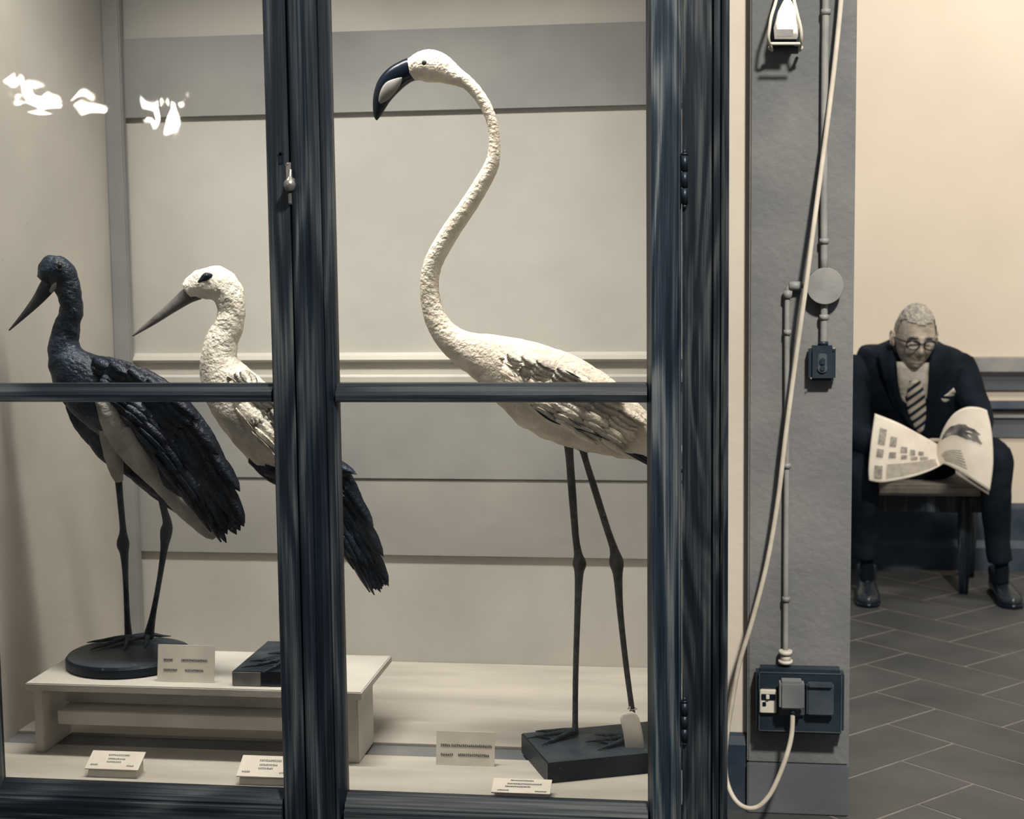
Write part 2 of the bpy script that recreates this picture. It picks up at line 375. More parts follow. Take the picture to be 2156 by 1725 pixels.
# ------------------------------------------------------------------ display cabinet
XL = -1.47; XRp = at(1534, 830, -.03).x; ZF = .37; YB = .92; ZT = 2.60
cab = thing('display_cabinet', 'tall dark stained wooden museum display case with glazed doors, holding stuffed wading birds', 'cabinet', (-.66, .3, 0))
bm = B(); box(bm, (XL-.02, YB, ZF), (-.02, YB+.02, ZT), 0); obj('back_panel', bm, 'lining', cab)
zb = lambda y: at(900, y, YB).z
bm = B(); box(bm, (XL, YB-.012, zb(235)), (-.02, YB-.0005, zb(62)), .002); obj('shade_band_top', bm, 'shade_grey', cab, label='grey band painted as shade and reflection across the top of the back panel')  # thin board whose grey stands in for a shade and reflection band
bm = B(); profH(bm, [(YB, zb(742)), (YB-.02, zb(748)), (YB-.026, zb(756)), (YB-.012, zb(762)), (YB-.012, zb(788)), (YB-.03, zb(792)), (YB-.03, zb(803)), (YB, zb(806))], XL, -.02)
obj('rail_moulding', bm, 'lining3', cab)
bm = B(); box(bm, (XL, YB-.010, zb(1170)), (-.02, YB-.0005, zb(1008)), .002); obj('shade_band_lower', bm, 'shade_pale', cab, label='mid grey band painted as a reflection low on the lining')  # paler reflected band, its tone put into the board colour
bm = B(); box(bm, (XL, YB-.014, zb(1008)), (-.02, YB-.0005, zb(806)), .002); obj('shade_band_lower', bm, 'shade_grey', cab, label='grey band painted as a reflection on the lining')  # darker reflected band, also put into the board colour
bm = B(); box(bm, (XL-.02, .0, ZF-.02), (XL, YB, ZT), 0); obj('side_panel', bm, 'lining3', cab)
bm = B(); box(bm, (-.02, .0, ZF-.02), (.0, YB, ZT), 0); obj('side_panel', bm, 'lining3', cab)
bm = B(); box(bm, (XL, YB-.035, ZF), (XL+.045, YB-.013, ZT), .003); obj('shade_strip_corner', bm, 'shade_grey', cab)  # added strip, its grey painting in the darkness of the back corner
bm = B(); box(bm, (XL, -.0, ZF-.02), (-.02, .223, ZF), .001); obj('floor_board', bm, 'floorb', cab)
bm = B(); box(bm, (XL, .300, ZF-.02), (-.02, YB, ZF), .001); obj('floor_board', bm, 'floorb', cab)
bm = B(); box(bm, (XL, .223, ZF-.022), (-.02, .300, ZF-.006), 0); obj('floor_groove', bm, 'floorg', cab, label='grey sunken strip between the floor boards')
bm = B(); box(bm, (XL-.06, -.03, ZT), (XRp, YB+.03, ZT+.08), .004); obj('top_board', bm, 'wood_h', cab)
zr = at(900, 1725, 0).z
bm = B(); box(bm, (XL-.06, -.03, .10), (XRp, YB+.02, ZF-.13), .003); box(bm, (XL-.04, -.01, 0), (XRp-.02, YB, .10), .003); obj('base_cupboard', bm, 'wood_h', cab)
# right post with beads
def px0(x, y=-.03): return at(x, 830, y).x
bm = B()
a, b = px0(1436), px0(1534)
profV(bm, [(a, .02), (a, -.034), (px0(1497), -.034), (px0(1498), -.028), (px0(1501), -.028), (px0(1502), -.036), (px0(1514), -.036), (px0(1516), -.028),
           (px0(1518), -.034), (px0(1522), -.036), (px0(1525), -.030), (b, -.024), (b, YB), (b-.03, YB), (b-.03, .02)], ZF-.13, ZT)
obj('corner_post', bm, 'wood_v2', cab)
bm = B(); box(bm, (XL-.05, -.03, ZF-.13), (XL-.005, YB, ZT), .003)
obj('corner_post', bm, 'wood_v', cab)
# doors
zs0, zs1 = at(650, 1665, 0).z, 2.2
zm0, zm1 = 1.1065, 1.1405
def door(x0, x1, gl, gr, left):
    bm = B()
    if left:      # hanging (hidden) stile then meeting stile
        box(bm, (x0, -.03, zs0-.10), (gl, .012, ZT), .003)
        profV(bm, [(gr, .012), (gr, -.004), (gr+.005, -.008), (gr+.006, -.026), (gr+.009, -.030), (x1-.003, -.030), (x1, -.026), (x1, .012)], zs0-.10, ZT)
    else:
        # astragal bead, flat, sloped rebate
        profV(bm, [(x0, .012), (x0, -.036), (x0+.004, -.040), (x0+.020, -.040), (x0+.024, -.037), (x0+.026, -.026), (gl-.018, -.026), (gl-.014, -.030), (gl-.011, -.026),
                   (gl-.009, -.020), (gl-.002, -.010), (gl, -.004), (gl, .012)], zs0-.10, ZT)
        profV(bm, [(gr, .012), (gr, -.003), (gr+.002, -.008), (gr+.008, -.024), (gr+.010, -.030), (x1-.006, -.030), (x1-.004, -.033), (x1, -.033), (x1, .012)], zs0-.10, ZT, 2)
    # bottom rail with stepped moulding, top rail
    profH(bm, [(.012, zs0), (-.003, zs0), (-.010, zs0-.012), (-.018, zs0-.014), (-.022, zs0-.020), (-.022, zs0-.024), (-.030, zs0-.026), (-.030, zs0-.10), (.012, zs0-.10)], gl-.001, gr+.001, 1)
    profH(bm, [(.012, zs1), (-.02, zs1), (-.03, zs1+.02), (-.03, ZT), (.012, ZT)], gl-.001, gr+.001, 1)
    d = obj('door', bm, ['wood_v', 'wood_h', 'wood_s'], cab)
    bm = B(); profH(bm, [(.012, zm0+.004), (-.012, zm0), (-.020, zm0+.002), (-.021, zm0+.014), (-.018, zm0+.020), (-.010, zm1-.006), (-.008, zm1), (.012, zm1)], gl-.001, gr+.001)
    obj('muntin', bm, 'wood_h', d)
    for z0, z1 in ((zs0-.004, zm0+.004), (zm1-.004, zs1+.004)):
        bm = B(); f = [bm.verts.new((x, .002, z)) for x, z in ((gl-.003, z0), (gr+.003, z0), (gr+.003, z1), (gl-.003, z1))]; bm.faces.new(f)
        obj('glass_pane', bm, 'glass', d)
    return d
gLr, gRl, gRr = at(577, 830, 0).x, at(713, 830, 0).x, at(1362, 830, 0).x
xm = px0(627)
dl = door(XL-.003, xm-.003, at(-30, 830, 0).x, gLr, True)
dr = door(xm, px0(1434), gRl, gRr, False)
# keyhole and turn latch on the meeting stile
P = at(591, 333, -.031); bm = B(); box(bm, P+Vector((-.0035, -.002, -.010)), P+Vector((.0035, .001, .010)), .001); cyl(bm, P+Vector((0, -.002, .008)), P+Vector((0, 0, .008)), .0042)
obj('keyhole', bm, 'black', dl)
P = at(618, 385, -.031); bm = B()
box(bm, P+Vector((-.013, -.004, .004)), P+Vector((.012, .001, .036)), .002); box(bm, P+Vector((-.010, -.003, -.038)), P+Vector((.010, .001, -.018)), .002)
cyl(bm, P+Vector((0, -.004, .004)), P+Vector((0, -.020, 0)), .006)
tube(bm, wpath([(P.x, P.y-.018, P.z+.022, .003), (P.x, P.y-.022, P.z+.008, .0045), (P.x, P.y-.025, P.z-.003, .011), (P.x, P.y-.022, P.z-.013, .008)], 5), 14)
for dx, dz in ((-.009, .033), (.008, .033), (-.007, -.035), (.007, -.035)): sphere(bm, P+Vector((dx, -.004, dz)), .002, seg=8)
obj('turn_latch', bm, 'metal', dl)
for ya, yb in ((327, 430), (1480, 1562)):
    A, Bq = at(1441, ya, -.037), at(1441, yb, -.037); bm = B(); n = 3
    for i in range(n):
        z0, z1 = A.z+(Bq.z-A.z)*i/n, A.z+(Bq.z-A.z)*(i+1)/n
        cyl(bm, (A.x, -.036, z1+.0008), (A.x, -.036, z0-.0008), .0058)
    cyl(bm, (A.x, -.036, A.z), (A.x, -.036, A.z+.004), .006); sphere(bm, (A.x, -.036, A.z+.006), .0045, seg=8); sphere(bm, (A.x, -.036, Bq.z-.004), .0045, seg=8)
    obj('hinge', bm, 'brass_d', dr)

# ------------------------------------------------------------------ riser bench for the storks
ZR = .52; YR = .15
rx0, rx1 = at(52, 1435, YR).x, at(760, 1440, YR).x
rs = thing('display_riser', 'low white painted bench inside the case carrying the two stork mounts', 'bench', ((rx0+rx1)/2, .3, ZF))
bm = B(); box(bm, (rx0, YR, ZR-.016), (rx1, .43, ZR), .002); obj('top_board', bm, 'riser', rs)
lx0, lx1 = onz(52, 1581, ZF).x+.03, onz(745, 1612, ZF).x
for x0, x1 in ((rx0+.008, rx0+.028), (rx1-.035, rx1-.012)):
    bm = B(); box(bm, (x0, YR+.018, ZF), (x1, .30 if x0 < -1 else .30, ZR-.016), .002); obj('side_board', bm, 'riser', rs)
bm = B(); box(bm, (rx0+.05, YR+.075, ZR-.06), (rx1-.03, YR+.09, ZR-.016), .001); obj('apron', bm, 'riser', rs)
bm = B(); box(bm, (rx0+.05, YR+.035, ZF+.055), (rx1-.03, YR+.105, ZF+.085), .002); obj('stretcher_rail', bm, 'riser', rs)

# ------------------------------------------------------------------ name cards
def glyphs(bm, o, ux, uz, n, x0, z0, w, h, mi=0):
    """row of worn, unreadable letter strokes"""
    x = x0; step = h*.78
    while x < x0+w-.3*step:
        k = random.random(); cw = step*.72
        def bar(a, b, c, d):
            p = [o+ux*a+uz*b+n*.0004, o+ux*c+uz*b+n*.0004, o+ux*c+uz*d+n*.0004, o+ux*a+uz*d+n*.0004]; prism(bm, p, n*.0003, mi)
        t = h*.26
        bar(x, z0, x+t, z0+h)
        if k < .6: bar(x+t, z0+h-t, x+cw, z0+h)
        if k > .3: bar(x+t, z0+h*.38, x+cw, z0+h*.38+t*.8)
        if k > .45: bar(x+cw-t, z0, x+cw, z0+h*.6)
        if k < .35 or k > .8: bar(x+t, z0, x+cw, z0+t)
        x += step
def card(label, corners, lines, thick=.0025, ink='ink', back=False):
    tl, tr, br, bl = corners; ux = (tr-tl).normalized(); uz = (tl-bl); hgt = uz.length; uz = (uz-ux*uz.dot(ux)).normalized(); n = ux.cross(uz).normalized()
    if n.y > 0 and abs(n.y) > abs(n.z): n = -n
    if n.z < 0 and abs(n.z) > abs(n.y): n = -n
    t = thing('name_card', label, 'name card', ((bl+br)/2)[:], 'name cards in the display case')
    bm = B(); prism(bm, [tl, tr, br, bl], -n*thick)
    if back: prism(bm, [bl-n*.0, br-n*.0, br+Vector((0, .05, 0)), bl+Vector((0, .05, 0))], (0, 0, .002))
    obj('card', bm, 'card', t)
    w = (tr-tl).length
    for (u0, u1, v, h) in lines:
        bm = B(); glyphs(bm, bl, ux, uz, n, u0*w, v*hgt, (u1-u0)*w, h*hgt); obj('printed_word', bm, ink, t)
    return t
def std(px1, px2, pyt, pyb, z, lean=.012):
    bl, br = onz(px1, pyb, z), onz(px2, pyb+2, z); br.y = bl.y
    Yt = bl.y+lean; tl, tr = at(px1, pyt, Yt), at(px2, pyt+2, Yt); tl.x, tr.x = bl.x, br.x; tr.z = tl.z; return [tl, tr, br, bl]
card('upright cream card with two faded lines, standing on the riser against the round black base', std(331, 452, 1357, 1436, ZR),
     [(.11, .28, .57, .055), (.42, .88, .57, .055), (.11, .36, .30, .055), (.49, .80, .30, .055)], ink='ink')
card('upright cream card with two bold dark lines, standing on the case floor beneath the flamingo', std(918, 1042, 1539, 1611, ZF),
     [(.08, .24, .55, .075), (.26, .94, .55, .075), (.08, .28, .28, .07), (.38, .90, .28, .075)])
def flat(pts, label, lines, ink='ink_l'):
    # bottom edge raised on a small wedge, so the card slopes up toward the viewer
    bl, br = onz(*pts[3]), onz(*pts[2]); br.z = bl.z; br.y = bl.y; u = br-bl
    x, y, _ = pts[0]; Y0 = bl.y; tl = at(x, y, Y0)
    while tl.x > bl.x: Y0 += .0005; tl = at(x, y, Y0)
    tl.x = bl.x; tr = tl+u
    c = card(label, [tl, tr, br, bl], lines, ink=ink)
    e = Vector((.006, 0, 0)); bm = B(); lo = Vector((0, 0, .0045)); fy = Vector((0, .003, 0))
    prism(bm, [bl+e+fy-lo, tl+e-lo, Vector((tl.x+.006, tl.y, ZF)), Vector((bl.x+.006, bl.y+.003, ZF))], (u.length-.012, 0, 0)); obj('wedge_block', bm, 'riser', c)
L3 = [(.34, .74, .72, .09), (.36, .68, .52, .08), (.36, .62, .35, .08), (.08, .22, .18, .08), (.76, .90, .16, .08)]
flat([(196, 1580, ZF+.002), (305, 1584, ZF+.002), (288, 1624, ZF+.018), (178, 1618, ZF+.018)], 'sloping cream card lying in front of the riser, under the black stork', L3)
flat([(512, 1590, ZF+.002), (628, 1596, ZF+.002), (610, 1642, ZF+.018), (497, 1634, ZF+.018)], 'sloping cream card in front of the riser, half hidden by the central door stile', L3)
flat([(1040, 1638, ZF+.002), (1168, 1632, ZF+.002), (1158, 1672, ZF+.012), (1034, 1668, ZF+.012)], 'sloping cream card leaning before the front corner of the flamingo base',
     [(.30, .70, .82, .07), (.25, .85, .58, .08), (.22, .66, .38, .09), (.1, .3, .12, .07), (.74, .93, .10, .07)], 'ink')

# ------------------------------------------------------------------ bird mount helpers
def toes(bm, c, dirs, r, mi, web=None):
    tips = []
    for ang, L in dirs:
        d = Vector((math.cos(ang), math.sin(ang), 0)); tip = c+d*L
        tube(bm, wpath([(c.x, c.y, c.z+r*2.2, r*1.3, r*1.5), (*(c+d*L*.35+Vector((0, 0, r*1.9))), r*1.05), (*(c+d*L*.7+Vector((0, 0, r*1.1))), r*.85), (*(tip+Vector((0, 0, r*.7))), r*.5), (*(tip+d*r*3+Vector((0, 0, r*.3))), r*.15)], 4), 10, mi)
        tips.append(tip)
    if web:
        for a, b in web:
            p = [c, tips[a]*.9+c*.1, (tips[a]+tips[b])*.5*.72+c*.28, tips[b]*.9+c*.1]
            prism(bm, [Vector((q.x, q.y, c.z+.0015)) for q in p], (0, 0, .003), mi)
def feathers(bm, path, rows, mats, lift=.002, jitter=.08, droop=.02, ragged=.06):
    """rows: (u, v0, v1, count, length m, width m, turn)"""
    for (u, v0, v1, cnt, L, w, turn) in rows:
        for k in range(cnt):
            v = v0+(v1-v0)*(k+.5)/cnt+random.uniform(-.03, .03); uu = u+random.uniform(-.012, .012)
            P, T, Nn, D = path.surf(uu, v, lift)
            nrm = (Nn*v-D*math.sqrt(max(0.02, 1-v*v))).normalized()
            d = (T+Nn*(turn+random.uniform(-jitter, jitter))); d = (d-nrm*d.dot(nrm)).normalized()
            feather(bm, P, d, nrm, nrm.cross(d).normalized(), L*random.uniform(.9, 1.1), w, random.choice(mats), ragged, droop)

# ------------------------------------------------------------------ black stork
root = thing('black_stork', 'stuffed black stork with dark back and pale belly, standing left on the round black base', 'bird', onz(290, 1345, ZR+.025)[:])
YS = .27
def ys(px, py): return (px, py)
bm = B()
fl = lambda p: .004*nz(p, 38)+.002*nz(p, 90)
body = ppath([(96, 590, YS, 19, .9), (106, 572, YS, 30, .85), (121, 570, YS, 33, .85), (136, 590, YS, 31, .85), (147, 622, YS, 26, .9), (149, 655, YS, 27, .9), (141, 690, YS, 27, .9), (135, 720, YS, 33, .9),
              (142, 755, YS, 45, .9), (170, 795, YS, 64, .88), (215, 835, YS+.005, 72, .9), (262, 880, YS+.01, 66, .95), (305, 935, YS+.01, 50, .95), (345, 990, YS+.01, 33, 1), (385, 1040, YS+.01, 22, .9), (425, 1085, YS+.01, 10, .7)], 7)
tube(bm, body, 28, 0, fl)
bel = ppath([(215, 840, YS-.05, 16), (232, 872, YS-.045, 26), (258, 920, YS-.03, 31), (300, 975, YS-.01, 27), (345, 1025, YS, 20), (395, 1078, YS, 21, .6), (440, 1115, YS, 20, .4), (455, 1130, YS, 12, .3)], 7)
tube(bm, bel, 22, 1, lambda p: .002*nz(p, 60))
# thighs, shins, feet
fz = ZR+.0255
for thigh, shin in (([(230, 900, YS-.02, 24), (237, 950, YS, 21), (244, 985, YS+.01, 17), (250, 1012, YS+.02, 10)],
                     [(249, 1005, YS+.02, 8), (254, 1060, YS+.05, 7), (259, 1115, YS+.08, 7.5), (259, 1145, YS+.09, 14), (262, 1170, YS+.1, 9), (265, 1230, YS+.11, 6), (268, 1300, YS+.13, 6.5), (271, 1345, YS+.15, 9)]),
                    ([(266, 905, YS-.04, 24), (295, 955, YS-.035, 19), (318, 995, YS-.02, 18), (333, 1022, YS-.01, 11)],
                     [(333, 1015, YS-.01, 8.5), (343, 1065, YS+.02, 7.5), (352, 1100, YS+.06, 10), (350, 1120, YS+.07, 13.5), (345, 1160, YS+.09, 8), (335, 1225, YS+.11, 6), (322, 1295, YS+.13, 7), (313, 1340, YS+.15, 12)])):
    tube(bm, ppath(thigh, 6), 16, 1, lambda p: .002*nz(p, 60)); tube(bm, ppath(shin, 6), 14, 2)
    c = onz(shin[-1][0], shin[-1][1]+6, fz); c.z = fz
    toes(bm, c, [(math.radians(195), .075), (math.radians(238), .085), (math.radians(285), .07), (math.radians(30), .035)], .0045, 2)
obj('body', bm, ['black_f2', 'grey_f', 'leg_d'], root, True)
bm = B()
tube(bm, ppath([(113, 585, YS, 20, .7), (98, 606, YS, 18, .6), (78, 633, YS, 12.5, .6), (50, 664, YS, 7, .6), (19, 696, YS, 1.6, .6)], 7), 16)
o = obj('bill', bm, 'bill_b', root, True)
bm = B(); c = at(112, 592, YS-.028); sphere(bm, at(126, 560, YS-.025), (.0045, .004, .0045), seg=12); e_ = obj('eye', bm, 'black', root, True)
bm = B(); c = at(126, 560, YS-.0265); tube(bm, Path([(c.x+.0075*math.cos(t), c.y, c.z+.0075*math.sin(t), .0011, .0011) for t in [2*math.pi*k/12 for k in range(13)]], 2), 8); obj('eye_ring', bm, 'leg_g', e_, True, label='grey ring around the eye')
bm = B(); tube(bm, ppath([(118, 596, YS-.020, 3), (113, 606, YS-.018, 7, .5), (106, 614, YS-.012, 4, .5)], 5), 12); obj('gape_patch', bm, 'bill_p', root, True, label='pale bare patch behind the bill')
# near wing with rows of feathers, far wing behind
def wing(name, pts, rows, mats, mi, ratio, root, lift=.002, far=False, parent=None, n=8, jitter=.06):
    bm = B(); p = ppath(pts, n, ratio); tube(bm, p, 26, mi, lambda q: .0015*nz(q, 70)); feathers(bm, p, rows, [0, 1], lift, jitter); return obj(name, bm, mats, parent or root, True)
W1 = [(186, 762, YS-.015, 8), (212, 776, YS-.03, 30), (248, 802, YS-.042, 50), (290, 835, YS-.045, 66), (335, 875, YS-.045, 74), (385, 940, YS-.04, 76), (425, 1000, YS-.035, 66), (458, 1060, YS-.03, 46), (480, 1105, YS-.025, 24)]
wing('wing', W1, [(.08, -.7, .8, 5, .05, .016, 0), (.18, -.85, .85, 7, .055, .016, 0), (.28, -.9, .9, 8, .06, .017, 0), (.38, -.92, .9, 9, .07, .018, 0), (.48, -.92, .9, 9, .08, .018, 0),
                  (.58, -.9, .9, 8, .09, .018, 0), (.68, -.85, .85, 8, .10, .016, 0), (.78, -.8, .8, 7, .095, .014, 0), (.88, -.8, .8, 6, .07, .012, .05)], ['black_f', 'black_f2'], 0, .32, root)
wing('wing', [(150, 850, YS+.05, 16), (172, 888, YS+.05, 22), (205, 930, YS+.055, 20), (250, 965, YS+.06, 22), (300, 1005, YS+.06, 20), (350, 1050, YS+.06, 17), (395, 1088, YS+.06, 6)],
     [(.3, -.6, .6, 3, .07, .012, 0), (.6, -.6, .6, 3, .08, .012, 0)], ['black_f', 'black_f2'], 0, .5, root)
st = thing('round_base', 'round black wooden base under the black stork', 'base', onz(272, 1372, ZR)[:])
c = onz(272, 1372, ZR+.025); bm = B(); R0 = .130
prf = [(0, 0), (R0-.006, 0), (R0, .004), (R0, .019), (R0-.004, .024), (R0-.008, .025), (0, .025)]; seg = 56; rings = []
for r, z in prf[1:-1]: rings.append([bm.verts.new((c.x+r*math.cos(2*math.pi*k/seg), c.y+r*math.sin(2*math.pi*k/seg), ZR+z)) for k in range(seg)])
for i in range(len(rings)-1):
    for k in range(seg): f = bm.faces.new((rings[i][k], rings[i][(k+1) % seg], rings[i+1][(k+1) % seg], rings[i+1][k])); f.material_index = 1 if i == 3 else 0
bm.faces.new(rings[0][::-1]); f = bm.faces.new(rings[-1]); f.material_index = 1
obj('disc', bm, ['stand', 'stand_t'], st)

# ------------------------------------------------------------------ white stork
YW = .44
root = thing('white_stork', 'stuffed white stork with black wing tips and long grey bill, partly behind the stile', 'bird', onz(610, 1395, ZR+.03)[:])
bm = B()
tube(bm, ppath([(396, 612, YW, 19, .9), (412, 602, YW, 28, .85), (436, 597, YW, 35, .8), (462, 600, YW, 38, .8), (482, 622, YW, 34, .85), (488, 655, YW, 30, .9), (480, 690, YW, 32, .9), (466, 722, YW, 36, .9), (462, 760, YW, 43, .9),
                (478, 805, YW, 58, .85), (515, 855, YW, 70, .85), (565, 905, YW, 78, .85), (615, 955, YW, 72, .9), (665, 1010, YW, 52, .9), (705, 1060, YW, 30, .8), (730, 1100, YW, 14, .6)], 7), 30, 0,
     lambda p: .003*nz(p, 34)+.0014*nz(p, 90))
for thigh, shin in (([(590, 950, YW-.03, 30), (605, 1010, YW-.03, 22), (616, 1060, YW-.03, 12)], [(616, 1050, YW-.03, 9), (620, 1130, YW-.04, 8), (622, 1175, YW-.05, 13), (620, 1230, YW-.06, 8), (615, 1330, YW-.08, 7), (612, 1392, YW-.10, 9)]),
                    ([(620, 950, YW+.0, 30), (640, 1010, YW, 22), (650, 1060, YW, 12)], [(650, 1050, YW, 9), (656, 1130, YW-.01, 8), (658, 1175, YW-.01, 13), (656, 1230, YW-.02, 8), (650, 1330, YW-.04, 7), (648, 1376, YW-.05, 9)])):
    tube(bm, ppath(thigh, 6), 16, 0); tube(bm, ppath(shin, 6), 14, 1)
    c = onz(shin[-1][0], shin[-1][1]+6, ZR+.0305); c.z = ZR+.0305
    toes(bm, c, [(math.radians(175), .075), (math.radians(205), .085), (math.radians(245), .07), (math.radians(20), .035)], .0045, 1)
obj('body', bm, ['white_f', 'leg_d'], root, True)
bm = B(); tube(bm, ppath([(415, 612, YW, 21, .7), (396, 622, YW, 18, .6), (365, 645, YW, 13, .6), (322, 677, YW, 8, .6), (279, 708, YW, 1.6, .6)], 7), 16); obj('bill', bm, 'bill_g', root, True)
bm = B(); c = at(434, 582, YW-.030)
tube(bm, ppath([(410, 602, YW-.020, 3), (422, 592, YW-.024, 5), (434, 583, YW-.027, 9, .5), (446, 580, YW-.026, 4)], 5), 12); obj('eye_patch', bm, 'black_f', root, True)
bm = B(); sphere(bm, at(435, 582, YW-.032), (.0045, .003, .0045), seg=12); obj('eye', bm, 'black', root, True)
wing('wing', [(485, 790, YW-.02, 8), (502, 802, YW-.045, 30), (540, 850, YW-.06, 52), (590, 900, YW-.06, 62), (635, 950, YW-.055, 60), (670, 1000, YW-.05, 50)],
     [(.02, -.8, .8, 6, .05, .015, 0), (.18, -.9, .9, 8, .055, .015, 0), (.34, -.9, .9, 9, .06, .016, 0), (.5, -.9, .9, 9, .065, .016, 0), (.68, -.9, .9, 8, .07, .016, 0), (.84, -.8, .8, 7, .06, .016, 0)],
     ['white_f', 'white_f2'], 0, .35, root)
wf = wing('flight_feathers', [(525, 965, YW-.03, 10), (570, 980, YW-.04, 36), (620, 985, YW-.045, 62), (672, 1010, YW-.045, 66), (712, 1065, YW-.04, 58), (748, 1130, YW-.035, 44), (775, 1185, YW-.03, 29), (797, 1235, YW-.03, 10)],
     [(.12, -.7, .7, 5, .08, .013, 0), (.35, -.85, .85, 7, .10, .014, 0), (.5, -.85, .85, 7, .11, .013, 0), (.65, -.85, .85, 7, .10, .012, 0), (.78, -.85, .85, 6, .09, .010, .05), (.88, -.8, .8, 5, .055, .008, 0)],
     ['black_f', 'black_f2'], 0, .25, root)
wf['label'] = 'black flight feathers of the folded wing'
bk = thing('block_base', 'rectangular black wooden base with a grey plate under the white stork', 'base', onz(590, 1452, ZR)[:])
a, b_ = onz(480, 1452, ZR), at(722, 1440, .19)
bx1 = a.x+.165
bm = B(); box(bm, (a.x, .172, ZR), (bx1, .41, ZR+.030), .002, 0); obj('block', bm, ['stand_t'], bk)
bm = B(); box(bm, (a.x+.002, .169, ZR+.001), (a.x+.060, .1715, ZR+.029), .0005); obj('name_plate', bm, 'label_g', bk)
bm = B(); box(bm, (a.x+.060, .1705, ZR+.001), (bx1-.001, .1718, ZR+.029), .0003); obj('front_strip', bm, 'black', bk)

# ------------------------------------------------------------------ flamingo
YG = .26
root = thing('flamingo', 'stuffed pale flamingo with long curved neck and hooked dark bill, on the square black base', 'bird', onz(1260, 1555, .41)[:])
bm = B()
neck = [(864, 153, YG, 21, .8), (880, 143, YG, 29, .8), (902, 139, YG, 34, .75), (927, 144, YG, 31, .75), (952, 157, YG, 22, .85), (980, 172, YG, 15), (1003, 194, YG, 13), (1023, 224, YG, 12), (1037, 262, YG, 11.5), (1041, 305, YG, 12),
        (1036, 345, YG, 15), (1014, 388, YG, 17.5), (985, 435, YG, 18.5), (955, 478, YG, 19.5), (928, 522, YG, 20), (910, 560, YG, 20), (904, 600, YG, 20), (908, 640, YG, 21.5), (922, 680, YG, 25), (948, 714, YG, 31), (985, 738, YG, 41, .9),
        (1030, 757, YG, 56, .9), (1085, 785, YG, 76, .85), (1145, 820, YG, 92, .82), (1205, 850, YG, 92, .82), (1265, 880, YG, 80, .82), (1325, 910, YG, 60, .82), (1385, 940, YG, 38, .8), (1440, 970, YG, 18, .7)]
tube(bm, ppath(neck, 6), 30, 0, lambda p: (.0012*nz(p, 160) if p.z > 1.15 else .004*nz(p, 36)+.0015*nz(p, 110)))
zt = .4105
for shin in ([(1196, 915, YG, 13), (1199, 960, YG, 9), (1205, 1040, YG+.0, 8.5), (1212, 1130, YG+.01, 7.5), (1217, 1165, YG+.01, 9), (1220, 1188, YG+.01, 15), (1219, 1212, YG+.01, 9.5), (1216, 1290, YG+.01, 7), (1212, 1420, YG+.015, 6.3), (1211, 1520, YG+.016, 6.5), (1211, 1543, YG+.016, 9)],
             [(1224, 930, YG+.01, 11), (1232, 965, YG+.01, 7), (1252, 1030, YG+.0, 7.5), (1277, 1110, YG-.01, 7.5), (1292, 1155, YG-.015, 9), (1298, 1185, YG-.018, 15.5), (1301, 1215, YG-.018, 10), (1306, 1290, YG-.018, 7), (1318, 1400, YG-.018, 6.2), (1330, 1490, YG-.018, 6.2), (1338, 1556, YG-.018, 9)]):
    tube(bm, ppath(shin, 6), 14, 1)
for (px, py), ds in (((1211, 1550), [(math.radians(168), .07), (math.radians(197), .085), (math.radians(228), .075)]), ((1338, 1562), [(math.radians(160), .075), (math.radians(190), .085), (math.radians(222), .08)])):
    c = onz(px, py, zt); c.z = zt; toes(bm, c, ds, .0048, 2, [(0, 1), (1, 2)])
for k in range(26):   # loose tuft at the vent
    p = at(1200+k*3.4, 925+random.uniform(-8, 6), YG+random.uniform(-.03, .03)); d = Vector((.5, 0, -.6)).normalized()
    feather(bm, p, d, Vector((0, -1, 0)), Vector((.8, 0, .5)).normalized(), .028, .007, 0, .2)
obj('body', bm, ['pink_f', 'leg_g', 'leg_d'], root, True)
bm = B(); tube(bm, ppath([(866, 146, YG, 25, .72), (852, 152, YG, 25, .72), (834, 164, YG, 26, .7), (817, 182, YG, 25, .68), (805, 204, YG, 20, .66), (798, 226, YG, 14, .6), (794, 243, YG, 8, .55), (793, 253, YG, 1.6, .5)], 8), 22)
bl = obj('bill', bm, 'black', root, True)
bm = B(); tube(bm, ppath([(846, 164, YG-.013, 3), (836, 172, YG-.0135, 10, .5), (822, 184, YG-.0135, 15, .38), (811, 199, YG-.012, 13, .38), (803, 212, YG-.010, 7, .4), (802, 218, YG-.009, 2)], 6), 14)
obj('bill_patch', bm, 'bill_p', bl, True, label='pale grey side of the bill')
bm = B(); sphere(bm, at(893, 132, YG-.030), (.005, .003, .005), seg=12); obj('eye', bm, 'bill_b', root, True)
wing('wing', [(1050, 752, YG-.02, 8), (1068, 764, YG-.045, 26), (1092, 780, YG-.055, 44), (1140, 808, YG-.06, 60), (1195, 838, YG-.06, 66), (1255, 872, YG-.055, 60), (1315, 908, YG-.05, 46), (1375, 945, YG-.045, 26)],
     [(.06, -.8, .8, 6, .035, .012, 0), (.16, -.9, .9, 8, .04, .012, 0), (.26, -.9, .9, 9, .04, .013, 0), (.36, -.9, .9, 10, .045, .013, 0), (.46, -.9, .9, 10, .05, .013, 0), (.56, -.9, .9, 9, .055, .013, 0),
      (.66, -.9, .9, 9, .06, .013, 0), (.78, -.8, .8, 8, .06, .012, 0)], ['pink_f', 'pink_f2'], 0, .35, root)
bm = B()
for k in range(11):
    p = at(1268+k*5, 912+k*2.6, YG-.05+.002*k); d = (at(1400, 996-k*2, YG-.05)-at(1290, 926, YG-.05)).normalized()
    feather(bm, p, d, Vector((.1, -1, 0)).normalized(), d.cross(Vector((0, -1, 0))).normalized(), .13, .008, 0, .08)
obj('flight_feathers', bm, 'black', root, True, label='black flight feathers showing under the wing')
bm = B()   # dark parting lines between wing layers
